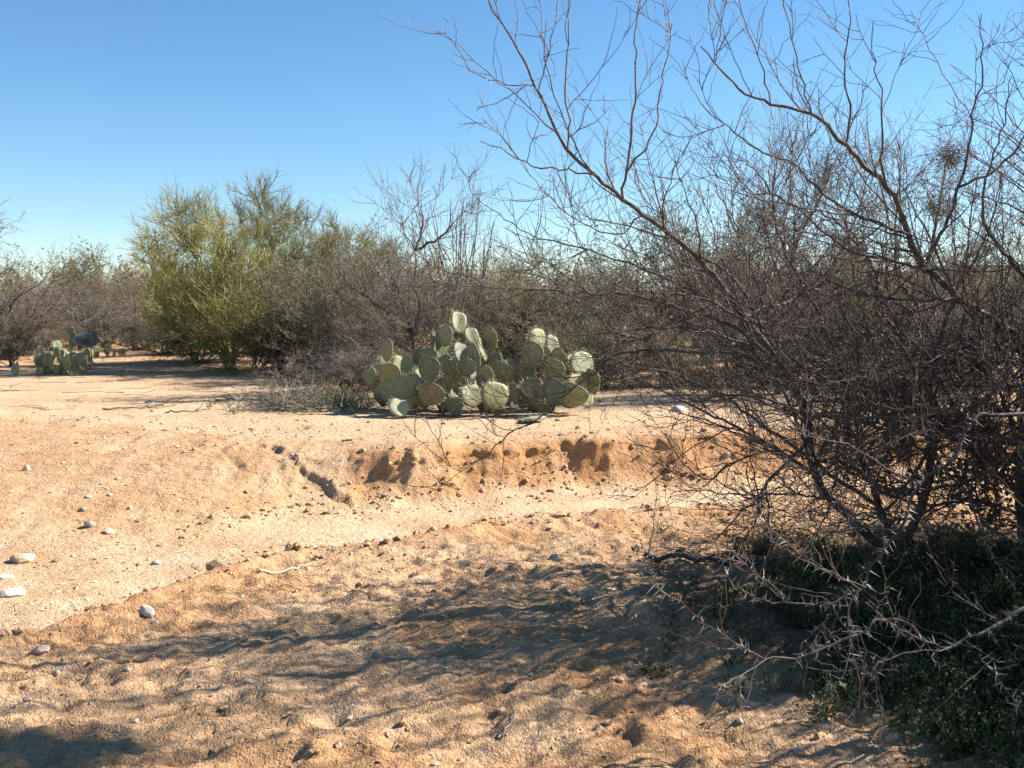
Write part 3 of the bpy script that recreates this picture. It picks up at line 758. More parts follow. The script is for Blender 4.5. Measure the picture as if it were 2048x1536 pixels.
fallen_pad(800, 838, 0.25, 0.24, 24, -34, 'pad_pale', 'pale fallen cactus pad leaning at the left foot of the clump')
fallen_pad(845, 826, 0.34, 0.30, 60, -66, 'pad_dry', 'yellowing fallen cactus pad propped under the left prickly pear', 0.05)
fallen_pad(990, 833, 0.30, 0.26, -60, -78, 'pad_dry', 'brown dried cactus pad on the sand before the clump', 0.04)
fallen_pad(1035, 846, 0.27, 0.34, -72, -84, 'pad_pale', 'pale cactus pad lying flat on the sand before the clump', 0.03)

def small_pear(px, py, Yp, width, height, n, seed, label):
    r = np.random.default_rng(seed)
    x = (px - 1024) / F * Yp; z0 = gz(x, Yp)
    t = thing('prickly_pear', (x, Yp, z0), label, 'cactus')
    tops = []
    for i in range(n):
        lvl = 0 if i < n * 0.45 or not tops else 1
        lit = r.random() < 0.45
        yaw = math.radians(r.uniform(25, 60) if lit else r.uniform(-60, 0)); pitch = math.radians(r.uniform(-20, 8)); rl = math.radians(r.uniform(-25, 25))
        H = r.uniform(0.17, 0.28); W = H * r.uniform(0.7, 0.95)
        R = Matrix.Rotation(yaw, 3, 'Z') @ Matrix.Rotation(pitch, 3, 'X') @ Matrix.Rotation(rl, 3, 'Y')
        up = np.array(R @ Vector((0, 0, 1)))
        if lvl == 0:
            base = np.array([x + r.uniform(-0.5, 0.5) * width, Yp + r.uniform(-0.3, 0.3), z0 - 0.04])
        else:
            base = tops[int(r.integers(len(tops)))] + np.array([r.uniform(-0.1, 0.1), r.uniform(-0.05, 0.05), -0.06])
        if base[2] + H > z0 + height * r.uniform(0.9, 1.3): base = np.array([x + r.uniform(-0.5, 0.5) * width, Yp + r.uniform(-0.3, 0.3), z0 - 0.03])
        tops.append(base + up * H * 0.92)
        pad_obj(t, base, W, H, yaw, pitch, rl, 'pad', r)
    return t
small_pear(105, 745, 17.9, 1.3, 0.50, 34, 5, 'low prickly pear behind dead sticks at the left edge')
small_pear(135, 690, 21.6, 1.0, 0.95, 26, 6, 'prickly pear behind the low one, beside the grey ball shrub')
small_pear(212, 680, 23.0, 0.6, 0.6, 10, 7, 'small prickly pear behind the grey ball shrub')
print('cacti', round(time.time() - T0, 1))

# ------------------------------------------------------------------ background shrubs: prototypes
def shrub_proto(seed, kind):
    """unit shrub about 1 m wide (radius .5) and 1 m tall -> stems mesh, twigs mesh, leaves mesh or None"""
    r = np.random.default_rng(seed)
    gs, gt, gl = Geo(), Geo(), Geo()
    ns = {'bare': 9, 'olive': 10, 'dark': 11, 'wand': 16}[kind]
    a = r.uniform(0, 6.28, ns); tilt = np.radians(r.uniform(4, 62, ns)) if kind != 'wand' else np.radians(r.uniform(2, 22, ns))
    D = np.column_stack([np.cos(a) * np.sin(tilt), np.sin(a) * np.sin(tilt), np.cos(tilt)])
    L = r.uniform(0.55, 0.85, ns) * (0.8 + 0.25 * np.cos(tilt))
    if kind == 'wand': L = r.uniform(0.7, 1.0, ns)
    S = np.column_stack([r.normal(0, 0.02, ns), r.normal(0, 0.02, ns), np.full(ns, -0.02)])
    P0 = grow(r, S, D, L, 9, 0.13, 0.03, 0.10)
    R0 = taper(ns, 10, r.uniform(0.007, 0.012, ns), 0.0025)
    gs.tubes(P0, R0, 5)
    if kind == 'wand':
        S1, D1, r1, _ = sprout(r, P0, R0, 90, 0.25, 0.9, (15, 40), 0.5)
        P1 = grow(r, S1, D1, r.uniform(0.1, 0.4, 90), 5, 0.10, 0.10); R1 = taper(90, 6, 0.0022, 0.0010); gt.tubes(P1, R1, 3)
        return gs, gt, None
    n1 = 110
    S1, D1, r1, _ = sprout(r, P0, R0, n1, 0.18, 1.0, (30, 75), 0.25)
    P1 = grow(r, S1, D1, r.uniform(0.14, 0.36, n1), 6, 0.20, 0.03, 0.15); R1 = taper(n1, 7, np.minimum(r1 * 0.7, 0.0045), 0.0014)
    gs.tubes(P1, R1, 4)
    n2 = 900
    S2, D2, r2, _ = sprout(r, P1, R1, n2, 0.1, 1.0, (30, 80), 0.2)
    P2 = grow(r, S2, D2, r.uniform(0.07, 0.20, n2), 4, 0.26, 0.04, 0.2); R2 = taper(n2, 5, 0.0016, 0.0008); gt.tubes(P2, R2, 3)
    n3 = 4600 if kind == 'bare' else 2600
    S3, D3, r3, _ = sprout(r, P2, R2, n3, 0.1, 1.0, (30, 80), 0.2)
    P3 = grow(r, S3, D3, r.uniform(0.03, 0.09, n3), 1, 0.25, 0.05, 0.0); R3 = taper(n3, 2, 0.0012, 0.0006); gt.tubes(P3, R3, 3)
    nl = {'bare': 5000, 'olive': 10000, 'dark': 10000}[kind]
    S4, D4, _, _ = sprout(r, P3, R3, nl, 0.1, 1.0)
    gl.leaves(S4, r, 0.014 if kind != 'bare' else 0.010, 2.0)
    return gs, gt, gl
PROTO = {}
for i, (kd, sm, tm, lm) in enumerate([('bare', 'bark_dark', 'twig_brown', 'leaf_olive'), ('bare', 'bark_dark', 'twig_purple', 'leaf_olive'), ('bare', 'bark_dark', 'twig_rust', 'leaf_rust'),
                                      ('olive', 'bark_dark', 'twig_brown', 'leaf_olive'), ('olive', 'bark_dark', 'twig_purple', 'leaf_olive'), ('dark', 'bark_dark', 'twig_brown', 'leaf_dark'), ('wand', 'bark_grey', 'twig_purple', None),
                                      ('olive', 'bark_grey', 'twig_purple', 'leaf_grey'), ('olive', 'bark_grey', 'twig_rust', 'leaf_straw')]):
    gs, gt, gl = shrub_proto(300 + i, kd)
    ms = gs.mesh('stems'); ms.materials.append(M[sm]); mt = gt.mesh('twigs'); mt.materials.append(M[tm]); ml = None
    if gl is not None: ml = gl.mesh('leaves', False); ml.materials.append(M[lm])
    PROTO[i] = (ms, mt, ml)
print('protos', round(time.time() - T0, 1))
def shrub(k, px, Yp, top, w, label, rz=None, name=None, cat='shrub', seed=0, group=None):
    x = (px - 1024) / F * Yp; z0 = gz(x, Yp)
    h = CAMZ + (600 - top) / F * Yp - z0
    rs = np.random.default_rng(int(px * 7 + Yp * 13) % 100000)
    t = thing(name or {0: 'bare_shrub', 1: 'bare_shrub', 2: 'bare_shrub', 3: 'leafy_shrub', 4: 'leafy_shrub', 5: 'leafy_shrub', 6: 'wand_shrub', 7: 'leafy_shrub', 8: 'leafy_shrub'}[k], (x, Yp, z0), label, cat, group,
              rz if rz is not None else rs.uniform(0, 6.28), (w, w, h * 1.12))
    for nm, me in zip(('stems', 'twigs', 'leaves'), PROTO[k]):
        if me is not None: link(nm, me, None, t)
    return t
SHRUBS = [
    # proto, px, Y, top py, width m, label
    (1, 8, 22.0, 440, 3.4, 'tall bare purple grey shrub at the very left edge'),
    (0, 55, 23.8, 560, 2.6, 'dark stemmed bare shrub directly behind the left low prickly pear'),
    (3, 95, 28.0, 500, 3.6, 'olive shrub on the skyline behind the left prickly pears'),
    (3, 190, 34.0, 486, 3.6, 'pale olive shrub on the left skyline, nearest the palo verde gap'),
    (2, 218, 29.0, 545, 3.2, 'rusty brown shrub left of the palo verde, above grey ball shrub'),
    (1, 285, 26.5, 560, 3.2, 'purple grey bare shrub just left of the palo verde crown'),
    (0, 330, 24.0, 600, 2.6, 'dark low bare shrub under the left side of palo verde'),
    (5, 20, 19.8, 640, 1.4, 'small green shrub at the left edge behind dead sticks'),
    (5, 62, 25.0, 652, 0.9, 'little bright green bush beside the second prickly pear'),
    (5, 270, 25.5, 640, 1.6, 'dark green low bush in front of purple shrub at left'),
    (3, 395, 20.8, 610, 2.2, 'olive shrub under the left limbs of yellow palo verde'),
    (4, 510, 18.9, 600, 1.8, 'dull twiggy shrub at the right of yellow palo verde trunk'),
    (7, 600, 20.0, 520, 2.4, 'grey green shrub between the first two palo verdes'),
    (7, 800, 22.0, 475, 3.0, 'grey green shrub on the skyline behind forked mesquite'),
    (7, 165, 27.0, 570, 2.4, 'grey green shrub above the second prickly pear at left'),
    (8, 1040, 17.5, 520, 2.0, 'yellowish dry shrub behind the gap between cacti'),
    (8, 660, 19.5, 560, 1.8, 'yellowish dry shrub below the third palo verde'),
    (5, 560, 18.2, 590, 2.2, 'dark green shrub at right foot of the yellow palo verde'),
    (3, 632, 18.0, 500, 2.5, 'olive brown shrub below the second palo verde'),
    (0, 700, 16.4, 545, 2.2, 'tangled bare brown shrub left of the cactus clump'),
    (3, 745, 17.5, 470, 2.4, 'olive shrub behind the forked dark mesquite, left side'),
    (1, 690, 14.6, 655, 2.0, 'low purple grey brush immediately left of cactus clump'),
    (1, 790, 14.0, 640, 1.6, 'low tangled grey brush right behind left cactus pads'),
    (3, 880, 18.0, 505, 2.6, 'olive shrub behind the forked mesquite, right side'),
    (6, 925, 17.0, 395, 1.9, 'shrub of tall thin upright wands above the cactus'),
    (3, 945, 15.5, 560, 2.2, 'olive green shrub right behind the left cactus'),
    (2, 1010, 19.5, 500, 2.8, 'rusty brown shrub on skyline right of the wand shrub'),
    (3, 1120, 21.0, 470, 3.0, 'rounded olive shrub on the skyline behind the thorn limbs'),
    (5, 1075, 16.0, 575, 2.4, 'dark green shrub between the two cactus plants, behind'),
    (5, 1190, 15.2, 650, 1.7, 'dark green low shrub right of the cactus on terrace'),
    (7, 1230, 17.0, 530, 2.6, 'grey green shrub behind the drooping thorn branch'),
    (4, 1310, 19.5, 470, 3.0, 'dull olive shrub under the long pale limb'),
    (5, 1350, 15.6, 660, 1.9, 'dark leafy low shrub at back of terrace, right'),
    (4, 1420, 20.5, 385, 3.4, 'tall olive shrub on skyline right of the long limb'),
    (1, 1490, 17.0, 480, 2.6, 'purple grey bare shrub behind the foreground thorn tree'),
    (3, 1600, 19.0, 470, 3.0, 'olive shrub behind the foreground thorn tree, centre'),
    (5, 1540, 15.4, 655, 2.0, 'dark green shrub at terrace back behind thorn tree trunk'),
    (3, 1690, 16.5, 505, 2.8, 'olive shrub behind the forked thorn limbs'),
    (3, 1790, 19.5, 490, 3.2, 'olive shrub seen through the right thorn limbs'),
    (5, 1740, 15.2, 650, 2.0, 'dark leafy shrub low behind the right thorn limbs'),
    (1, 1890, 16.5, 510, 2.8, 'purple grey shrub near the right edge behind limbs'),
    (4, 1985, 19.0, 480, 3.2, 'dull olive shrub at the right edge of the skyline'),
    (5, 1930, 15.0, 640, 2.2, 'dark green shrub near right edge at terrace back'),
    (0, 2070, 16.0, 500, 2.8, 'bare brown shrub cut by the right picture edge'),
]
for a in SHRUBS: shrub(*a)

# grey ball shrub on a thin stem
x = (178 - 1024) / F * 20.2; z0 = gz(x, 20.2)
t = thing('ball_shrub', (x, 20.2, z0), 'round grey ball shaped shrub on a thin stem at left', 'shrub')
r = np.random.default_rng(9); gb = Geo(); gst = Geo()
d = norm(r.normal(size=(1600, 3))); cen = np.array([-0.05, 0, 0.52])
P = grow(r, cen + d * np.array([0.10, 0.10, 0.07]), d, np.full(1600, 0.15), 3, 0.2)
P = cen + (P - cen) * np.array([1.05, 1.0, 0.72])
gb.tubes(P, taper(1600, 4, 0.005, 0.003), 3)
gst.tubes(grow(r, np.array([[0.06, 0, -0.03], [0.06, 0, 0.0]]), np.array([[-0.1, 0, 1.0], [-0.35, 0.1, 1]]), np.array([0.45, 0.45]), 6, 0.06), taper(2, 7, 0.013, 0.008), 5)
link('crown', gb.mesh('crown'), M['ball'], t); link('stem', gst.mesh('stem'), M['deadwood'], t)

# ------------------------------------------------------------------ distant scrub belt (one mass)
r = np.random.default_rng(44)
lowV, lowQ = [], []
def low_shrub(seed):
    q = np.random.default_rng(seed); g = Geo()
    a = q.uniform(0, 6.28, 8); tl = np.radians(q.uniform(5, 60, 8))
    P0 = grow(q, np.zeros((8, 3)), np.column_stack([np.cos(a) * np.sin(tl), np.sin(a) * np.sin(tl), np.cos(tl)]), q.uniform(0.6, 0.95, 8), 5, 0.12); R0 = taper(8, 6, 0.012, 0.004)
    g.tubes(P0, R0, 3)
    S, D, _, _ = sprout(q, P0, R0, 90, 0.25, 1.0, (25, 70), 0.3)
    P1 = grow(q, S, D, q.uniform(0.12, 0.3, 90), 1, 0.2, 0.05); g.tubes(P1, taper(90, 2, 0.009, 0.004), 3)
    S, D, _, _ = sprout(q, P1, taper(90, 2, .009, .004), 520, 0.1, 1.0)
    g.leaves(S + q.normal(0, 0.03, S.shape), q, 0.062, 2.2)
    return g
LOW = [low_shrub(500 + i) for i in range(4)]
for nm, mat, lab, sel in (('distant_scrub', 'leaf_olive', 'far olive scrub along the horizon', 0), ('distant_scrub', 'leaf_rust', 'far rusty brown scrub along the horizon', 1)):
    g = Geo()
    for i in range(58):
        Yp = r.uniform(32, 95); px = r.uniform(-700, 2750)
        x = (px - 1024) / F * Yp; s = r.uniform(2.2, 4.0); hh = r.uniform(1.9, 2.9) + 0.016 * Yp
        L_ = LOW[int(r.integers(4))]; V = np.concatenate(L_.V); a = r.uniform(0, 6.28); c, q = math.cos(a), math.sin(a)
        V = (V @ np.array([[c, q, 0], [-q, c, 0], [0, 0, 1]])) * np.array([s, s, hh]) + np.array([x, Yp, ZT + 0.004 * (Yp - 12)])
        g.add(V, Q=np.concatenate(L_.Q))
    tag(link(nm, g.mesh(nm, False), M[mat]), lab, 'scrub', kind='stuff')
print('shrubs', round(time.time() - T0, 1))

# ------------------------------------------------------------------ trees with traced limbs
def limb_px(pts, r0, r1, step=0.05, wig=0.006, seed=0):
    P = np.array([at(*p) for p in pts])
    P = resample(P, step)
    r = np.random.default_rng(seed)
    w = r.normal(0, wig, P.shape); w[0] = 0
    P = P + w
    return P, np.linspace(r0, r1, len(P)) * (1 + 0.06 * r.normal(size=len(P)))

def palo_verde(name, base_px, Yb, limbs, label, tw_mat, seed, ntw=3600, spread=1.0):
    r = np.random.default_rng(seed)
    x = (base_px - 1024) / F * Yb; z0 = gz(x, Yb); base = np.array([x, Yb, z0])
    t = thing(name, base, label, 'tree')
    g1 = Geo(); gb = Geo(); gc = Geo()
    allP = []; allR = []
    Mx = 14
    for pts in limbs:
        W = np.array([at(px, py + 48 * (i + 1) / len(pts), Yb + dy) for i, (px, py, dy) in enumerate(pts)]); W = np.vstack([base + np.array([r.normal(0, 0.05), r.normal(0, 0.05), -0.03]), W])
        P = resample(W, 0.12)
        q = np.linspace(0, len(P) - 1, Mx); P = np.column_stack([np.interp(q, np.arange(len(P)), P[:, j]) for j in range(3)])
        P[1:] += r.normal(0, 0.025, (Mx - 1, 3)); allP.append(P); allR.append(np.linspace(r.uniform(0.026, 0.040), 0.007, Mx))
    P0 = np.array(allP); R0 = np.array(allR)
    g1.tubes(P0 - base, R0, 6)
    n1 = 38 * len(limbs)
    S, D, rr, tt = sprout(r, P0, R0, n1, 0.12, 1.0, (20, 55), 0.55, 0.8)
    L1 = r.uniform(0.35, 1.0, n1) * spread * (1.15 - 0.65 * tt)
    P1 = grow(r, S, D, L1, 6, 0.13, 0.06, 0.05); R1 = taper(n1, 7, np.minimum(rr * 0.6, 0.014), 0.0045); gb.tubes(P1 - base, R1, 4)
    n2 = 190 * len(limbs)
    S, D, rr, _ = sprout(r, P1, R1, n2, 0.15, 1.0, (20, 60), 0.4)
    P2 = grow(r, S, D, r.uniform(0.15, 0.5, n2), 3, 0.15, 0.06, 0.06); R2 = taper(n2, 4, 0.0055, 0.003); gc.tubes(P2 - base, R2, 3)
    S, D, rr, _ = sprout(r, P2, R2, ntw, 0.1, 1.0, (15, 50), 0.4)
    P3 = grow(r, S, D, r.uniform(0.10, 0.34, ntw), 1, 0.14, 0.05); gc.tubes(P3 - base, taper(ntw, 2, 0.0036, 0.002), 3)
    link('trunk', g1.mesh('trunk'), M['pv_bark'], t); link('branches', gb.mesh('branches'), M['pv_bark'], t); link('crown', gc.mesh('crown'), M[tw_mat], t)
    return t
palo_verde('palo_verde_tree', 465, 19.4, [
    [(438, 650, -0.2), (371, 585, -0.5), (305, 530, -0.6)], [(430, 600, 0.2), (385, 480, 0.3), (352, 430, 0.4), (365, 372, 0.5)],
    [(450, 610, 0.5), (430, 500, 0.6), (400, 420, 0.5), (375, 385, 0.4)], [(460, 620, -0.4), (440, 520, -0.5), (455, 440, -0.5), (440, 420, -0.5)],
    [(478, 620, -0.3), (500, 520, -0.4), (512, 440, -0.3)], [(440, 660, 0.8), (330, 560, 1.2), (290, 450, 1.2)],
    [(490, 660, 0.6), (545, 590, 0.9), (560, 500, 1.0)], [(420, 655, -0.7), (345, 600, -1.0), (330, 520, -1.1)], [(455, 580, 0.1), (420, 470, 0.0), (330, 420, 0.0)], [(430, 690, -0.5), (360, 640, -0.9), (310, 600, -1.0)], [(470, 690, -0.7), (500, 640, -1.1), (530, 570, -1.2)], [(440, 640, 1.0), (390, 560, 1.4), (300, 470, 1.5)]],
    'big yellow green palo verde at left, nearest of the three', 'pv_twig', 61, 15000, 1.15)
palo_verde('palo_verde_tree', 545, 21.6, [
    [(535, 600, 0), (525, 480, 0), (535, 400, 0), (520, 362, 0)], [(560, 600, 0.3), (590, 500, 0.4), (610, 420, 0.4)], [(540, 600, 0.5), (545, 480, 0.5), (550, 390, 0.5)],
    [(520, 610, -0.4), (480, 520, -0.5), (490, 440, -0.4), (480, 400, 0)], [(575, 610, -0.3), (620, 540, -0.5), (640, 470, -0.5)], [(550, 590, -0.6), (570, 480, -0.8), (580, 410, -0.8)]],
    'tall palo verde behind the big yellow one, highest crown', 'pv_twig2', 62, 11500, 1.15)
palo_verde('palo_verde_tree', 690, 25.0, [
    [(685, 600, 0), (680, 500, 0), (690, 440, 0)], [(700, 600, 0.3), (725, 510, 0.4), (735, 450, 0.4)], [(670, 600, 0.5), (640, 510, 0.5), (645, 450, 0.5)], [(715, 610, -0.4), (765, 530, -0.5), (770, 470, -0.4)]],
    'duller palo verde farthest right of the three', 'pv_twig2', 63, 10000, 1.3)
print('palo verdes', round(time.time() - T0, 1))

def thorn_tree(name, base, label, limbs, seed, dens1=9, dens2=22, thorn_frac=0.25, mat_limb='bark_grey', mat_twig='twig_red', l1=(0.25, 0.75), l2=(0.10, 0.36), rad2=0.0019, cat='tree', up=0.35, n3=0.0, leafy=0):
    """limbs: list of (P, R, density, thorns?) ; each limb is a part with its own twigs and thorns"""
    r = np.random.default_rng(seed)
    t = thing(name, base, label, cat)
    base = np.asarray(base); LP = []
    for li, (P, R, dn, th) in enumerate(limbs):
        ln = np.linalg.norm(np.diff(P, axis=0), axis=1).sum()
        g = Geo(); k = 7 if R[0] > 0.012 else 5
        g.tubes((P - base)[None], R[None], k)
        nm = 'trunk' if R[0] > 0.026 else 'limb'
        lo = link(nm, g.mesh(nm), M[mat_limb if R[0] > 0.0065 else mat_twig], t)
        gt = Geo(); gth = Geo()
        n1 = max(2, int(ln * dens1 * dn))
        t0 = 0.25 if R[0] > 0.02 else 0.06
        S, D, rr, _ = sprout(r, P[None], R[None], n1, t0, 1.0, (22, 58), up)
        L1 = r.uniform(l1[0], l1[1], n1) * np.clip(rr / 0.006, 0.45, 1.15)
        P1 = grow(r, S, D, L1, 9, 0.11, 0.04, 0.10); R1 = taper(n1, 10, np.clip(rr * 0.55, 0.0022, 0.0055), 0.0014)
        gt.tubes(P1 - base, R1, 4)
        n2 = max(2, int(L1.sum() * dens2 * 0.45))
        S, D, rr, _ = sprout(r, P1, R1, n2, 0.12, 1.0, (24, 62), up * 0.8)
        L2 = r.uniform(l2[0], l2[1], n2)
        P2 = grow(r, S, D, L2, 6, 0.11, 0.035, 0.15); R2 = taper(n2, 7, rad2, rad2 * 0.55)
        gt.tubes(P2 - base, R2, 3); LP += [P2[:, 2:].reshape(-1, 3)] if th <= 0.06 else []
        if n3 > 0:
            m3 = int(n2 * n3); S, D, rr, _ = sprout(r, P2, R2, m3, 0.1, 1.0, (25, 60), up * 0.6)
            P3 = grow(r, S, D, r.uniform(0.06, 0.2, m3), 3, 0.2, 0.03, 0.2); gt.tubes(P3 - base, taper(m3, 4, rad2 * 0.75, rad2 * 0.45), 3)
        link('twigs', gt.mesh('twigs'), M[mat_twig], lo)['kind'] = 'stuff'
        if th > 0:
            nt_ = int((L2.sum() + L1.sum()) * 16 * th)
            S, D, rr, _ = sprout(r, P2, R2, nt_, 0.05, 1.0, (55, 95), 0.0)
            gth.cones(S - base, D * r.uniform(0.014, 0.03, nt_)[:, None], 0.0011)
            S, D, rr, _ = sprout(r, P1, R1, nt_ // 2, 0.05, 1.0, (55, 95), 0.0)
            gth.cones(S - base, D * r.uniform(0.014, 0.032, nt_ // 2)[:, None], 0.0012)
            if R[0] < 0.0205:
                big = 1.5 if th >= 0.5 else 1.0
                m = int(ln * 55); S, D, rr, _ = sprout(r, P[None], R[None], m, 0.1, 1.0, (60, 95), 0.0)
                gth.cones(S - base, D * r.uniform(0.018, 0.034, m)[:, None] * big, 0.0014 * big)
            link('thorns', gth.mesh('thorns', False), M['thorn'], lo)['kind'] = 'stuff'
    if leafy:
        LP = np.concatenate(LP); gl = Geo(); c = LP[r.integers(len(LP), size=leafy)] + r.normal(0, 0.02, (leafy, 3)); gl.leaves(c - base, r, 0.046, 2.0)
        link('leaves', gl.mesh('leaves', False), M['leaf_thicket'], t)['kind'] = 'stuff'
    return t

def dpx(pts, Y0, Y1):
    n = len(pts)
    return [(p[0], p[1], Y0 + (Y1 - Y0) * i / (n - 1)) for i, p in enumerate(pts)]

def to_limb(pts, Y0, Y1, r0, r1, dn, th, seed, wig=0.005):
    P, R = limb_px(dpx(pts, Y0, Y1), r0, r1, 0.045, wig, seed)
    return (P, R, dn, th)
# --- main thorn tree: limbs traced in the photograph and given their own depth
def proj(p):
    d = p - np.array([0, 0, CAMZ]); f = d[1] * CP - d[2] * SP; v = d[1] * SP + d[2] * CP
    return 1024 + F * d[0] / f, 768 - F * v / f
def fill_limbs(limbs, src, n, seed, box, ok, dn, th):
    r = np.random.default_rng(seed); out = []
    while len(out) < n:
        P, R = limbs[src[int(r.integers(len(src)))]][:2]
        k = int(r.uniform(0.12, 0.5) * len(P)); a = P[k]
        b = np.array([r.uniform(*box[0]), r.uniform(*box[1]), r.uniform(*box[2])])
        if np.linalg.norm(b - a) > 2.4 or not ok(*proj(b)): continue
        m = a * 0.5 + b * 0.5 + r.normal(0, 0.12, 3) - np.array([0, 0, 0.10])
        Q = resample(np.array([a, m, b]), 0.05); Q[1:] += np.cumsum(r.normal(0, 0.006, Q[1:].shape), axis=0)
        out.append((Q, np.linspace(min(r.uniform(0.009, 0.016), R[k] * 0.65), 0.002, len(Q)), dn, th))
    return out
def ok_outline(px, py):
    lim = np.interp(py, [300, 430, 500, 620, 760, 900, 1100, 1250], [1640, 1400, 1060, 1010, 1230, 1370, 1420, 1500])
    return px > lim and py > 330
A_BASE = gpt(1790, 1110)
A = []
A.append(to_limb([(1790, 1125), (1735, 1070), (1661, 999), (1637, 964), (1623, 917), (1614, 844), (1591, 778), (1562, 731), (1499, 646), (1468, 609), (1421, 542), (1348, 474), (1244, 398), (1171, 333), (1129, 292), (1077, 182), (1030, 89), (973, 0)], A_BASE[1], 4.7, 0.030, 0.003, 0.30, 0.12, 1, 0.003))
A.append(to_limb([(1246, 398), (1254, 344), (1265, 250), (1271, 177), (1272, 89), (1276, 5)], 4.95, 4.8, 0.0075, 0.0022, 0.32, 0.4, 2))
A.append(to_limb([(1254, 344), (1306, 266), (1317, 208), (1335, 120), (1345, 45)], 4.93, 5.1, 0.0055, 0.002, 0.32, 0.4, 3))
A.append(to_limb([(1190, 350), (1129, 339), (1067, 333), (1025, 307), (962, 284)], 4.9, 4.7, 0.005, 0.0018, 0.32, 0.4, 4))
A.append(to_limb([(1135, 296), (1138, 235), (1130, 160), (1138, 90), (1140, -10)], 4.85, 4.9, 0.005, 0.0018, 0.32, 0.4, 5))
A.append(to_limb([(1077, 182), (1056, 169), (1004, 167), (939, 141)], 4.78, 4.6, 0.0035, 0.0015, 0.32, 0.4, 6))
A.append(to_limb([(1077, 182), (1093, 125), (1108, 57), (1119, -10)], 4.78, 4.9, 0.004, 0.0018, 0.32, 0.4, 7))
A.append(to_limb([(1790, 1110), (1840, 1020), (1869, 888), (1880, 833), (1858, 778), (1826, 731), (1799, 669), (1752, 623), (1755, 576), (1744, 526), (1700, 470), (1640, 420)], A_BASE[1], 5.6, 0.030, 0.005, 0.9, 0.08, 8))
A.append(to_limb([(1880, 833), (1802, 798), (1730, 770), (1640, 750), (1560, 712)], 5.55, 5.0, 0.014, 0.005, 1.1, 0.1, 9))
A.append(to_limb([(1591, 778), (1494, 710), (1416, 707), (1338, 699), (1247, 704), (1213, 722), (1179, 755), (1120, 798), (1071, 841), (1007, 874), (969, 911), (916, 941)], 5.35, 4.9, 0.011, 0.002, 0.5, 0.15, 10))
A.append(to_limb([(916, 941), (890, 925), (867, 905), (830, 873), (808, 835)], 4.9, 4.85, 0.0022, 0.0012, 0.3, 0.2, 11))
A.append(to_limb([(1007, 874), (985, 865), (942, 825), (900, 790)], 4.92, 5.0, 0.0022, 0.0012, 0.3, 0.2, 12))
A.append(to_limb([(1182, 751), (1146, 754), (1096, 753), (1052, 741), (1000, 738)], 4.95, 4.9, 0.0035, 0.0015, 0.5, 0.2, 13))
A.append(to_limb([(1562, 731), (1490, 668), (1422, 634), (1375, 624), (1299, 600), (1247, 587), (1187, 587), (1096, 579), (1000, 578), (956, 573), (888, 565), (876, 512)], 5.35, 5.1, 0.012, 0.002, 0.9, 0.12, 14))
A.append(to_limb([(1500, 690), (1385, 658), (1315, 656), (1299, 673), (1250, 686), (1229, 671), (1195, 634), (1156, 603), (1100, 560), (1050, 520), (990, 490)], 5.25, 4.8, 0.0085, 0.002, 0.9, 0.15, 15))
A.append(to_limb([(1499, 646), (1400, 590), (1300, 545), (1180, 500), (1060, 470), (960, 400), (940, 380)], 5.2, 5.2, 0.008, 0.0018, 0.9, 0.12, 16))
A.append(to_limb([(1560, 725), (1470, 560), (1380, 500), (1290, 430), (1240, 470), (1150, 440), (1060, 350)], 5.45, 5.7, 0.009, 0.002, 0.9, 0.12, 17))
A.append(to_limb([(1614, 844), (1540, 800), (1450, 790), (1390, 800), (1300, 770), (1260, 760)], 5.4, 5.1, 0.008, 0.002, 1.1, 0.15, 18))
A.append(to_limb([(1623, 917), (1540, 900), (1460, 930), (1420, 960), (1370, 930), (1330, 870)], 5.45, 4.9, 0.008, 0.002, 1.0, 0.15, 19))
A.append(to_limb([(1661, 999), (1560, 985), (1500, 1010), (1440, 1070), (1390, 1110)], 5.5, 4.8, 0.008, 0.002, 0.9, 0.15, 20))
A.append(to_limb([(1637, 964), (1600, 860), (1530, 690), (1540, 600), (1500, 500), (1470, 440), (1430, 380)], 5.5, 5.9, 0.012, 0.003, 0.9, 0.1, 21))
A.append(to_limb([(1790, 1100), (1740, 960), (1700, 860), (1690, 760), (1650, 660), (1600, 560), (1560, 480), (1540, 380), (1500, 330)], A_BASE[1], 5.2, 0.026, 0.003, 0.9, 0.1, 22))
A += fill_limbs(A, (0, 7, 21), 34, 5, ((0.0, 2.7), (3.6, 7.4), (0.25, 1.95)), ok_outline, 0.62, 0.1)
thorn_tree('thorn_tree', tuple(A_BASE), 'bare thorny tree at right with long pale limb reaching up left', A, 71, dens1=14, dens2=25, n3=0.55)
print('tree A', round(time.time() - T0, 1))

# --- second thorn tree, its trunk rising at the right edge of the picture
B_BASE = gpt(2060, 1130)
B = []
def bl(pts, Y0, Y1, r0, r1, dn, th, seed): B.append(to_limb(pts, Y0, Y1, r0, r1, dn, th, seed))
yb = B_BASE[1]
bl([(2060, 1140), (2045, 1040), (2040, 930), (2052, 820), (2060, 740), (2022, 664), (1960, 625), (1919, 599), (1861, 540), (1848, 537), (1817, 469), (1796, 417), (1775, 375), (1692, 292), (1624, 229), (1541, 208), (1478, 177), (1400, 94)], yb, 4.7, 0.034, 0.003, 0.32, 0.3, 31)
bl([(1775, 375), (1762, 330), (1765, 260), (1760, 182), (1749, 130), (1744, 40)], 4.95, 4.9, 0.006, 0.002, 0.32, 0.45, 32)
bl([(1692, 292), (1700, 224), (1687, 156), (1697, 52), (1700, -20)], 4.85, 4.8, 0.006, 0.002, 0.32, 0.45, 33)
bl([(1853, 521), (1895, 443), (1916, 375), (1942, 287), (1947, 208), (1963, 156), (1960, 30)], 5.1, 4.8, 0.010, 0.002, 0.32, 0.45, 34)
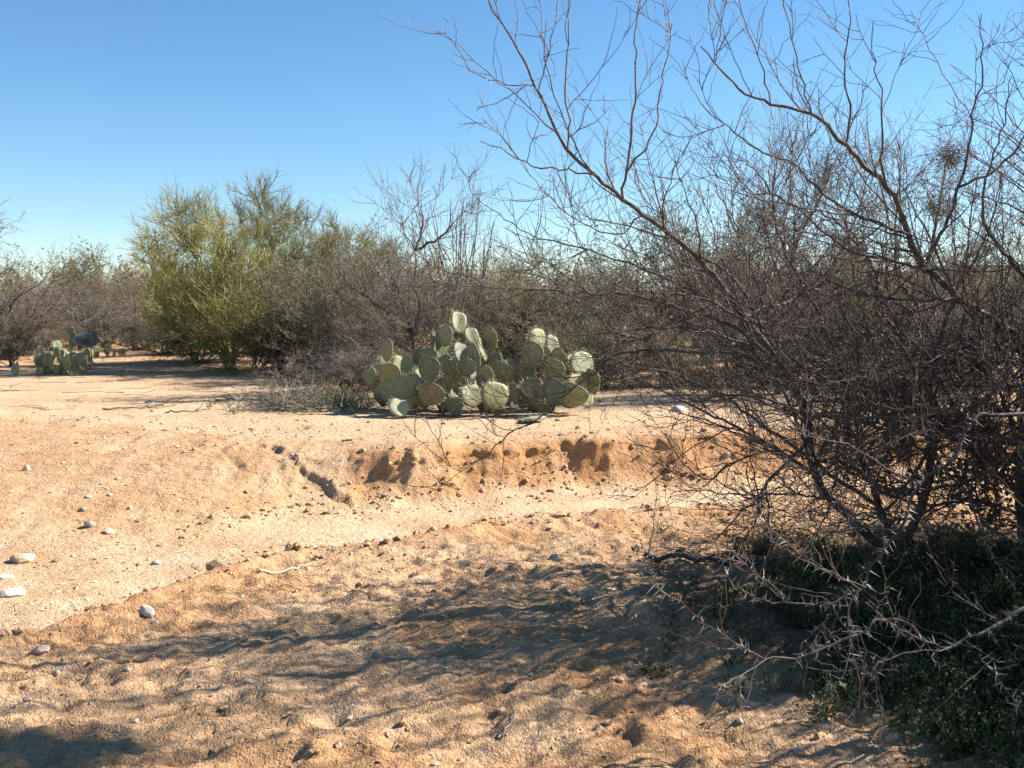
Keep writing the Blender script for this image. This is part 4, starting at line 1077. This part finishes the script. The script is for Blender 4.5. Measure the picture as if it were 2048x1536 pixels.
bl([(1916, 375), (1973, 349), (2020, 312), (2060, 250), (2080, 150)], 5.0, 4.8, 0.007, 0.002, 0.32, 0.45, 35)
bl([(2060, 560), (2025, 526), (1989, 479), (1963, 427), (1980, 340), (2010, 240), (2020, 150)], 5.2, 5.0, 0.010, 0.002, 0.32, 0.45, 36)
bl([(1624, 229), (1600, 150), (1580, 60), (1560, -30)], 4.8, 4.6, 0.004, 0.0018, 0.32, 0.45, 37)
bl([(1541, 208), (1520, 120), (1490, 50), (1470, -20)], 4.75, 4.6, 0.0035, 0.0018, 0.32, 0.45, 38)
bl([(1817, 469), (1740, 440), (1660, 400), (1590, 330), (1520, 300), (1450, 250), (1400, 205)], 5.0, 4.6, 0.008, 0.002, 0.6, 0.25, 39)
bl([(1861, 540), (1780, 520), (1700, 500), (1620, 440), (1560, 390), (1500, 380), (1440, 300)], 5.1, 4.8, 0.008, 0.002, 0.6, 0.2, 40)
bl([(1919, 599), (1830, 600), (1740, 590), (1660, 560), (1590, 500), (1540, 470)], 5.2, 4.8, 0.009, 0.002, 1.0, 0.15, 41)
bl([(2045, 1000), (1960, 900), (1900, 800), (1850, 700), (1840, 620), (1800, 560), (1780, 470)], yb - 0.1, 5.2, 0.016, 0.003, 1.0, 0.1, 42)
bl([(2052, 820), (2100, 700), (2140, 500), (2120, 300), (2100, 100)], yb - 0.1, yb - 0.3, 0.02, 0.003, 0.9, 0.1, 43)
bl([(2045, 940), (1960, 860), (1880, 850), (1780, 870), (1700, 900), (1640, 940), (1570, 930)], yb - 0.2, 4.4, 0.013, 0.003, 1.1, 0.1, 44)
bl([(2045, 1030), (1960, 1000), (1880, 1010), (1800, 1040), (1720, 1030), (1640, 1060)], yb - 0.2, 4.3, 0.012, 0.003, 1.1, 0.1, 45)
bl([(2040, 900), (1985, 760), (1900, 720), (1800, 700), (1720, 690), (1650, 720), (1600, 700)], yb - 0.1, 4.6, 0.013, 0.003, 1.1, 0.1, 46)
B += fill_limbs(B, (0, 11, 13), 26, 6, ((1.3, 3.4), (3.9, 7.0), (0.25, 2.4)), ok_outline, 0.75, 0.1)
rB = np.random.default_rng(91)
for i in range(13):  # tall unseen limbs added to throw shadow streaks on the near bank
    tgt = np.array([rB.uniform(2.55, 3.8), rB.uniform(4.25, 5.5), rB.uniform(2.0, 3.5)])
    mid = (B_BASE + tgt) / 2 + np.array([0.25, 0, 0.1]) + rB.normal(0, 0.1, 3)
    Q = resample(np.array([B_BASE + np.array([0.05, 0, -0.03]), mid, tgt]), 0.06); Q[1:] += np.cumsum(rB.normal(0, 0.006, Q[1:].shape), axis=0)
    B.append((Q, np.linspace(0.024, 0.006, len(Q)), 0.45, 0.08))
tree_b = thorn_tree('thorn_tree', tuple(B_BASE), 'dark thorny tree at the right picture edge, upright spiny twigs', B, 72, dens1=14, dens2=25, n3=0.55)

g = Geo(); c_ = np.array([2.62, 4.75, 3.35]); d = norm(rB.normal(size=(500, 3)))  # unseen mistletoe-like clump, added to cast a shadow patch on the sand
P = grow(rB, rB.normal(0, 0.09, (500, 3)), d, rB.uniform(0.12, 0.3, 500), 4, 0.25); g.tubes(P + c_ - B_BASE, taper(500, 5, 0.004, 0.002), 3); g.leaves((P[:, 1:] + c_ - B_BASE).reshape(-1, 3), rB, 0.04, 3.0)
link('mistletoe_clump', g.mesh('mistletoe_clump'), M['mistle'], tree_b)
# --- thorn bush right of the camera: its low spiny branches droop into the picture
C_BASE = np.array([2.75, 3.7, gz(2.75, 3.7)])
C = []
def cl_(pts, Y0, Y1, r0, r1, dn, th, seed, pre=None):
    P, R = limb_px(dpx(pts, Y0, Y1), r0, r1, 0.04, 0.004, seed)
    if pre is not None:
        Q = resample(np.vstack([C_BASE + np.array([0, 0, -0.03]), np.array(pre), P[0]]), 0.05)
        P = np.vstack([Q[:-1], P]); R = np.concatenate([np.linspace(0.02, R[0], len(Q) - 1), R])
    C.append((P, R, dn, th))
cl_([(2060, 823), (2007, 831), (1948, 832), (1930, 873), (1907, 917), (1840, 967), (1825, 999), (1796, 1064), (1749, 1125), (1722, 1178), (1655, 1207), (1582, 1207), (1532, 1207), (1479, 1178), (1453, 1149)], 3.75, 3.3, 0.0085, 0.0025, 0.35, 0.5, 51, [(2.6, 3.75, 0.5), (2.2, 3.75, 1.05)])
cl_([(2048, 1217), (1982, 1257), (1901, 1294), (1856, 1286), (1800, 1260), (1770, 1240)], 3.5, 3.3, 0.009, 0.003, 0.45, 0.5, 52, [(2.4, 3.6, 0.22)])
cl_([(1856, 1286), (1800, 1240), (1752, 1241), (1741, 1257), (1706, 1273), (1661, 1292), (1607, 1310), (1578, 1317), (1535, 1316), (1494, 1304), (1445, 1271), (1407, 1244), (1358, 1206), (1303, 1168)], 3.4, 3.15, 0.006, 0.002, 0.25, 0.6, 53)
cl_([(1722, 1178), (1701, 1201), (1699, 1257), (1701, 1310), (1698, 1327), (1685, 1359), (1650, 1377)], 3.3, 3.15, 0.0035, 0.0018, 0.2, 0.8, 54)
cl_([(1582, 1207), (1550, 1180), (1526, 1163), (1485, 1122), (1450, 1090)], 3.35, 3.3, 0.0035, 0.0018, 0.2, 0.8, 55)
cl_([(1720, 1180), (1600, 1110), (1520, 1040), (1480, 1010)], 3.4, 3.4, 0.003, 0.0018, 0.3, 0.6, 56)
cl_([(1840, 967), (1780, 940), (1700, 890), (1640, 880), (1580, 850)], 3.6, 3.5, 0.004, 0.002, 0.4, 0.4, 57)
cl_([(2048, 1430), (2000, 1360), (1960, 1310)], 3.1, 3.0, 0.003, 0.0015, 0.3, 0.5, 58)
# upper limbs, mostly out of the picture: they cast the shade on the near bank
rC = np.random.default_rng(14)
for i in range(9):
    a = math.radians(rC.uniform(-95, 60)); el = math.radians(rC.uniform(25, 62)); ln = rC.uniform(1.4, 2.2)
    d0 = np.array([math.cos(a) * math.cos(el), math.sin(a) * math.cos(el), math.sin(el)])
    d0[0] = abs(d0[0]) + 0.25
    P = grow(rC, C_BASE[None] + np.array([[0, 0, -0.03]]), d0[None], np.array([ln]), 26, 0.09, 0.01)[0]
    C.append((P, np.linspace(0.022, 0.003, len(P)), 0.8, 0.05))
for i in range(8):
    a = math.radians(rC.uniform(-100, 100)); el = math.radians(rC.uniform(66, 84)); ln = rC.uniform(1.9, 2.7)
    d0 = np.array([abs(math.cos(a)) * math.cos(el) - 0.03, math.sin(a) * math.cos(el), math.sin(el)])
    P = grow(rC, C_BASE[None] + np.array([[0, 0, -0.03]]), d0[None], np.array([ln]), 28, 0.06, 0.0)[0]
    C.append((P, np.linspace(0.021, 0.004, len(P)), 0.55, 0.08))
thorn_tree('thorn_bush', tuple(C_BASE), 'thorn bush at lower right edge, low drooping branches with long spines', C, 73, dens1=12, dens2=24, cat='bush', n3=0.7, leafy=26000, mat_limb='bark_dark')  # leaves added on the upper limbs for denser shade
print('trees B C', round(time.time() - T0, 1))

# --- more thorny growth just behind, at the right edge
D_BASE = np.array([4.0, 5.4, gz(4.0, 5.4)])
Dl = []; rD = np.random.default_rng(15)
for i in range(15):
    a = math.radians(rD.uniform(60, 300)); el = math.radians(rD.uniform(10, 78)); ln = rD.uniform(1.5, 2.7)
    d0 = np.array([math.cos(a) * math.cos(el), math.sin(a) * math.cos(el), math.sin(el)])
    P = grow(rD, D_BASE[None] + np.array([[0, 0, -0.03]]), d0[None], np.array([ln]), 28, 0.08, 0.012)[0]
    Dl.append((P, np.linspace(0.027 if i < 4 else 0.02, 0.003, len(P)), 1.0, 0.04))
thorn_tree('thorn_bush', tuple(D_BASE), 'dense dark thorn thicket filling the right picture edge', Dl, 74, dens1=9, dens2=24, cat='bush', n3=0.5, leafy=30000)
E_BASE = np.array([4.3, 3.9, gz(4.3, 3.9)]); El = []  # unseen bush added to deepen the shade over the herbs
for i in range(16):
    a = math.radians(rD.uniform(0, 360)); el = math.radians(rD.uniform(12, 75)); ln = rD.uniform(1.2, 2.2)
    d0 = np.array([math.cos(a) * math.cos(el), math.sin(a) * math.cos(el), math.sin(el)])
    P = grow(rD, E_BASE[None] + np.array([[0, 0, -0.03]]), d0[None], np.array([ln]), 20, 0.08, 0.012)[0]
    El.append((P, np.linspace(0.02, 0.003, len(P)), 1.0, 0.0))
thorn_tree('thorn_bush', tuple(E_BASE), 'unseen leafy thorn bush added beyond the right picture edge to shade the herbs', El, 75, dens1=8, dens2=20, cat='bush', n3=0.3, leafy=32000)
G_BASE = np.array([3.25, 3.05, gz(3.25, 3.05)]); Gl = []  # another unseen bush, added to keep sun off the lower right corner
for i in range(12):
    a = math.radians(rD.uniform(0, 360)); el = math.radians(rD.uniform(25, 80)); ln = rD.uniform(0.9, 1.6)
    d0 = np.array([math.cos(a) * math.cos(el), math.sin(a) * math.cos(el), math.sin(el)])
    P = grow(rD, G_BASE[None] + np.array([[0, 0, -0.03]]), d0[None], np.array([ln]), 18, 0.08, 0.012)[0]
    Gl.append((P, np.linspace(0.016, 0.003, len(P)), 1.0, 0.0))
thorn_tree('thorn_bush', tuple(G_BASE), 'small unseen leafy bush added to shade the lower right corner, nearest the camera', Gl, 76, dens1=8, dens2=18, cat='bush', n3=0.3, leafy=22000)

# --- bare mesquites behind: the forked one over the cactus, two with mistletoe
def bare_tree(name, base_px, Yb, limbs, label, seed, r0=0.04, mistle=(), tw='twig_purple', dens=1.0):
    x = (base_px - 1024) / F * Yb; z0 = gz(x, Yb); base = np.array([x, Yb, z0])
    out = []
    r = np.random.default_rng(seed)
    for i, pts in enumerate(limbs):
        W = [at(px, py, Yb + dy) for px, py, dy in pts]
        if i == 0 or pts[0][1] > 600: W = [base + np.array([0, 0, -0.04])] + W
        P = resample(np.array(W), 0.10); P[1:] += r.normal(0, 0.012, P[1:].shape)
        rr = r0 if i == 0 else r0 * 0.7
        out.append((P, np.linspace(rr, 0.006, len(P)), dens, 0.0))
    t = thorn_tree(name, tuple(base), label, out, seed + 1, dens1=12, dens2=22, mat_limb='bark_dark', mat_twig=tw, l1=(0.3, 0.9), l2=(0.15, 0.5), rad2=0.0038, up=0.5, n3=0.8)
    for (px, py, dy, w, h) in mistle:
        c = at(px, py, Yb + dy); g = Geo(); W_, H_ = w / F * Yb / 2, h / F * Yb / 2
        o_ = r.normal(0, 0.42, (420, 1, 3)); d = norm(r.normal(size=(420, 3)) + np.array([0, 0, 0.15]))
        P = grow(r, np.zeros((420, 3)) + d * 0.03, d, r.uniform(0.2, 0.65, 420) * (0.7 + 0.3 * np.sin(3 * d[:, 0] + 5 * d[:, 1] + 2 * d[:, 2])), 4, 0.3, -0.08)
        P = (P + o_) * np.array([W_, W_, H_])
        P = P * (1 + 0.5 * r.random((420, 1, 1)) ** 3) + np.array([0, 0, 0.25 * H_]) * r.normal(size=(420, 1, 1)); g.tubes(P + (c - base), taper(420, 5, 0.0035, 0.002), 3)
        g.leaves((P[:, 2:] + (c - base)).reshape(-1, 3), r, 0.026, 3.0, 0.0)
        link('mistletoe_clump', g.mesh('mistletoe_clump'), M['mistle'], t)
    return t
bare_tree('mesquite_tree', 832, 14.8, [
    [(830, 700, 0), (822, 670, 0), (775, 625, 0), (730, 590, -0.1), (690, 560, -0.2), (660, 520, -0.2)], [(826, 675, 0), (838, 620, 0), (830, 560, 0), (830, 500, 0), (812, 470, 0), (800, 430, 0)],
    [(824, 672, 0), (808, 620, 0.1), (800, 590, 0.2), (770, 500, 0.3)], [(832, 500, 0), (870, 480, -0.1), (895, 460, -0.1), (900, 420, -0.1)], [(832, 500, 0), (845, 440, 0.1), (840, 405, 0.1)], [(836, 640, 0), (880, 600, 0.3), (905, 560, 0.4)]],
    'forked dark bare mesquite rising behind the left cactus pads', 81, 0.036, (), 'twig_purple', 0.8)
bare_tree('mesquite_tree', 1560, 14.2, [
    [(1570, 690, 0), (1580, 560, 0), (1600, 470, 0), (1640, 400, 0), (1665, 330, 0)], [(1550, 680, 0.2), (1510, 560, 0.4), (1480, 480, 0.5), (1460, 440, 0.5), (1450, 400, 0.5)],
    [(1575, 640, -0.3), (1540, 500, -0.6), (1525, 430, -0.6), (1535, 370, -0.6)], [(1590, 650, 0.4), (1660, 540, 0.7), (1710, 440, 0.7), (1740, 340, 0.7)], [(1545, 690, -0.5), (1430, 600, -0.8), (1390, 530, -0.9), (1370, 490, -0.9)], [(1560, 640, 0.8), (1590, 480, 1.2), (1580, 360, 1.2), (1590, 280, 1.2)]],
    'bare mesquite behind the thorn tree, mistletoe hanging in its crown', 83, 0.055, [(1660, 345, 0, 95, 105), (1525, 436, -0.4, 60, 60)], 'twig_brown', 1.0)
bare_tree('mesquite_tree', 1870, 14.6, [
    [(1860, 690, 0), (1850, 560, 0), (1870, 470, 0), (1880, 400, 0), (1900, 300, 0)], [(1850, 680, 0.2), (1800, 560, 0.4), (1790, 460, 0.5), (1800, 360, 0.5), (1790, 300, 0.5)],
    [(1880, 640, -0.3), (1950, 520, -0.6), (1990, 420, -0.6), (2000, 340, -0.6)], [(1890, 650, 0.4), (1930, 540, 0.7), (1940, 440, 0.7), (1960, 330, 0.7)], [(1845, 690, -0.5), (1760, 600, -0.8), (1730, 500, -0.9), (1720, 400, -0.9)], [(1900, 680, -0.5), (2020, 600, -0.8), (2070, 500, -0.9), (2080, 400, -0.9)]],
    'bare mesquite near the right edge with dark round mistletoe balls', 86, 0.055, [(1880, 415, 0, 75, 60), (1902, 315, 0, 70, 60)], 'twig_brown', 1.0)
print('mesquites', round(time.time() - T0, 1))

# ------------------------------------------------------------------ undergrowth, litter and dead wood
def herb_patch(name, label, mat, spots, seed, leaf, hgt, per, kind='stuff'):
    r = np.random.default_rng(seed); g = Geo()
    zz = terrain(spots[:, 0], spots[:, 1])[0]
    n = len(spots)
    S = np.repeat(np.column_stack([spots, zz - 0.005]), per, axis=0)
    D = r.normal(0, 0.55, (n * per, 3)); D[:, 2] = 1
    P = grow(r, S, D, hgt * r.uniform(0.4, 1.2, n * per), 3, 0.2); g.tubes(P[:, ::3], taper(n * per, 2, 0.0016, 0.0009), 3)
    C_ = P[:, 1:].reshape(-1, 3); C_ = np.repeat(C_, 2, axis=0) + r.normal(0, leaf * 0.6, (len(C_) * 2, 3))
    g.leaves(C_, r, leaf, 2.0, 0.5)
    return tag(link(name, g.mesh(name, False), M[mat]), label, 'herbs', kind=kind)
r = np.random.default_rng(33)
def blob_spots(n, cx, cy, sx, sy, thr=-0.05, seed=0):
    q = np.column_stack([r.normal(cx, sx, n), r.normal(cy, sy, n)])
    q = q[(q[:, 1] > 2.4)]
    return q[fbm(q[:, 0], q[:, 1], 2.0, 3, 180 + seed) > thr]
sp = np.vstack([blob_spots(1500, 2.3, 5.2, 0.55, 0.6, -0.25), blob_spots(1200, 1.95, 4.15, 0.4, 0.4, -0.25, 1), blob_spots(600, 1.9, 3.5, 0.36, 0.3, -0.05, 2), blob_spots(250, 3.2, 4.6, 0.8, 0.8, 0, 3)])
herb_patch('ground_herbs', 'dark green herbs growing in the shade under the thorn trees', 'herb', sp[::2], 34, 0.022, 0.11, 4)
herb_patch('ground_herbs', 'dry grey green weeds mixed among the shaded herbs', 'herb_grey', sp[1::5], 36, 0.014, 0.17, 5)
herb_patch('ground_herbs', 'slender dark weeds among the shaded herbs', 'leaf_dark', sp[1::3], 37, 0.03, 0.08, 3)
sp = np.vstack([blob_spots(110, -2.2, 12.5, 0.55, 0.35, -0.2, 4), blob_spots(60, -3.5, 18.9, 0.8, 0.4, -0.2, 5), blob_spots(160, 2.0, 15.3, 1.6, 0.35, -0.2, 6), blob_spots(120, 5.2, 15.0, 1.6, 0.4, -0.2, 7)])
herb_patch('terrace_herbs', 'grey green low herbs on the terrace beside brush and shrubs', 'herb_grey', sp, 35, 0.03, 0.16, 7)
def tuft(px, py, h, w, mat, label, seed, name='grass_tuft', cat='grass', nb=90, rad=0.0014):
    p = gpt(px, py); q = np.random.default_rng(seed); g = Geo()
    D = q.normal(0, 0.45, (nb, 3)); D[:, 2] = 1
    S = np.column_stack([q.normal(0, w * 0.2, nb), q.normal(0, w * 0.2, nb), np.full(nb, -0.01)])
    g.tubes(grow(q, S, D, h * q.uniform(0.5, 1.1, nb), 4, 0.12, -0.08), taper(nb, 5, rad, rad * 0.4), 3)
    o = link(name, g.mesh(name), M[mat]); o.location = p
    return tag(o, label, cat)
tuft(1520, 1110, 0.22, 0.2, 'herb', 'bright green grass tuft beside the thorn tree trunk', 1, nb=150)
tuft(1790, 1420, 0.16, 0.16, 'herb_grey', 'grey green weed on shaded ground at lower right', 2, nb=70)
tuft(1560, 1385, 0.14, 0.3, 'herb_grey', 'pale feathery weed at the edge of the shade', 3, nb=110)
tuft(212, 697, 0.28, 0.3, 'leaf_olive', 'small yellow green weed on open ground behind left pear', 4, nb=120, rad=0.006)
tuft(616, 858, 0.07, 0.08, 'herb', 'tiny green sprig on the bank top left of cactus', 5, nb=30)
tuft(458, 862, 0.08, 0.03, 'deadwood', 'tiny dry sprig standing on the bank top', 6, nb=8)
tuft(885, 832, 0.16, 0.14, 'herb', 'green grass sprig at the foot of the left cactus', 7, nb=60)

def dead_branch(px, py, length, ang, rad, label, mat='deadwood', seed=0, ntw=8, name='dead_branch', lift=0.012):
    p = gpt(px, py); q = np.random.default_rng(seed); g = Geo(); g2 = Geo()
    d = np.array([math.cos(math.radians(ang)), math.sin(math.radians(ang)), 0.0])
    P = grow(q, np.zeros((1, 3)), d[None], np.array([length]), 14, 0.09)[0]
    zg = terrain(P[:, 0] + p[0], P[:, 1] + p[1])[0] - p[2]
    P[:, 2] = zg + rad * 0.6 + lift * np.abs(q.normal(0, 1, len(P)))
    R = np.linspace(rad, rad * 0.35, len(P)); g.tubes(P[None], R[None], 6)
    o = link(name, g.mesh(name), M[mat]); o.location = p
    tag(o, label, 'branch')
    if ntw:
        S, D, rr, _ = sprout(q, P[None], R[None], ntw, 0.1, 1.0, (25, 60), 0.0); D[:, 2] = np.abs(D[:, 2]) * 0.35
        P1 = grow(q, S, D, q.uniform(0.1, 0.35, ntw) * length, 6, 0.14); T1 = taper(ntw, 7, rad * 0.4, rad * 0.15)
        for i in range(ntw):
            g2 = Geo(); g2.tubes(P1[i:i + 1], T1[i:i + 1], 4); link('twig', g2.mesh('twig'), M[mat], o)
    return o
dead_branch(520, 1143, 0.42, 28, 0.008, 'pale curved stick on the crest of the near bank', 'palewood', 1, 2)
dead_branch(205, 820, 0.9, 4, 0.016, 'grey dead branch lying at left end of the stick line', 'deadwood', 2, 8)
dead_branch(290, 806, 1.5, 6, 0.015, 'long dead branch in the middle of the terrace stick line', 'deadwood', 3, 12)
dead_branch(430, 803, 1.0, 0, 0.018, 'dark dead branch touching the brush pile from the left', 'bark_dark', 4, 8)
dead_branch(330, 826, 0.5, 8, 0.010, 'short dark stick below the terrace stick line', 'bark_dark', 5, 4)
dead_branch(100, 745, 1.1, 20, 0.018, 'grey dead stick leaning before the left low prickly pear', 'deadwood', 6, 9, lift=0.08)
dead_branch(190, 750, 1.6, 2, 0.014, 'scattered dead branch right of the left low prickly pear', 'deadwood', 7, 14, lift=0.04)
dead_branch(1140, 1225, 0.55, 62, 0.007, 'forked grey twig lying on the near bank at centre', 'deadwood', 8, 5, lift=0.03)
dead_branch(1005, 1478, 0.22, 70, 0.004, 'tiny grey twig at the bottom centre', 'deadwood', 9, 2)
dead_branch(1290, 1120, 1.1, -22, 0.017, 'dark log half shaded beside the herbs', 'bark_dark', 10, 6, lift=0.02)
dead_branch(1450, 1335, 0.35, 40, 0.008, 'short pale grey stick under the thorny branch', 'deadwood', 11, 3)
dead_branch(880, 964, 0.2, 2, 0.007, 'short dark root sticking from the foot of the bank', 'bark_dark', 12, 1)

# brush pile left of the cactus clump
q = np.random.default_rng(21)
pc = gpt(610, 815)
t = thing('brush_pile', pc, 'low pile of dead twigs and dry stalks left of cactus', 'brush pile')
g = Geo(); n = 900
S = np.column_stack([q.normal(0.0, 0.42, n), q.normal(0.1, 0.30, n), np.zeros(n)])
S[:, 2] = terrain(S[:, 0] + pc[0], S[:, 1] + pc[1])[0] - pc[2] + q.uniform(0, 0.12, n) * np.exp(-(S[:, 0] / 0.5) ** 2)
D = q.normal(0, 1, (n, 3)); D[:, 2] = np.abs(q.normal(0.12, 0.25, n))
g.tubes(grow(q, S, D, q.uniform(0.12, 0.5, n), 5, 0.14), taper(n, 6, 0.0042, 0.002), 3)
link('dead_twigs', g.mesh('dead_twigs'), M['deadwood'], t)
g = Geo(); n = 170
S = np.column_stack([q.normal(0.15, 0.4, n), q.normal(0.1, 0.25, n), np.zeros(n)]); S[:, 2] = terrain(S[:, 0] + pc[0], S[:, 1] + pc[1])[0] - pc[2]
D = q.normal(0, 0.45, (n, 3)); D[:, 2] = 1
P = grow(q, S, D, q.uniform(0.15, 0.42, n), 5, 0.12); g.tubes(P, taper(n, 6, 0.004, 0.002), 3)
g.leaves(np.repeat(P[:, 2:].reshape(-1, 3), 2, axis=0), q, 0.03, 3)
link('dry_stalks', g.mesh('dry_stalks'), M['leaf_olive'], t)

# scattered litter of fine dead twigs
g = Geo()
def litter(n, x0, x1, y0, y1, lmin, lmax, rad, thr):
    S = np.column_stack([q.uniform(x0, x1, n), q.uniform(y0, y1, n)])
    S = S[fbm(S[:, 0], S[:, 1], 0.9, 3, 190) > thr]; n = len(S)
    zz = terrain(S[:, 0], S[:, 1])[0]
    D = q.normal(0, 1, (n, 3)); D[:, 2] = 0.03
    P = grow(q, np.column_stack([S, zz + rad]), D, q.uniform(lmin, lmax, n), 4, 0.12)
    P[:, :, 2] = terrain(P[:, :, 0].ravel(), P[:, :, 1].ravel())[0].reshape(P.shape[:2]) + rad * 1.1 + q.uniform(0, 0.012, (n, 1))
    g.tubes(P, taper(n, 5, rad, rad * 0.5), 3)
litter(700, -6, 6, 11.2, 15, 0.08, 0.4, 0.0035, 0.05)
litter(900, -10, 8, 14, 24, 0.15, 0.7, 0.006, -0.1)
litter(900, -3, 3, 2.8, 7.5, 0.03, 0.16, 0.0017, -0.1)
litter(250, -5, 0, 6.5, 10.5, 0.03, 0.16, 0.002, -0.1)
tag(link('twig_litter', g.mesh('twig_litter'), M['deadwood']), 'fine dead twigs scattered over the sand', 'litter', kind='stuff')
print('done', round(time.time() - T0, 1), 'triangles', sum(sum(max(1, p.loop_total - 2) for p in m.polygons) if len(m.polygons) < 300 else len(m.loops) - 2 * len(m.polygons) for m in bpy.data.meshes))
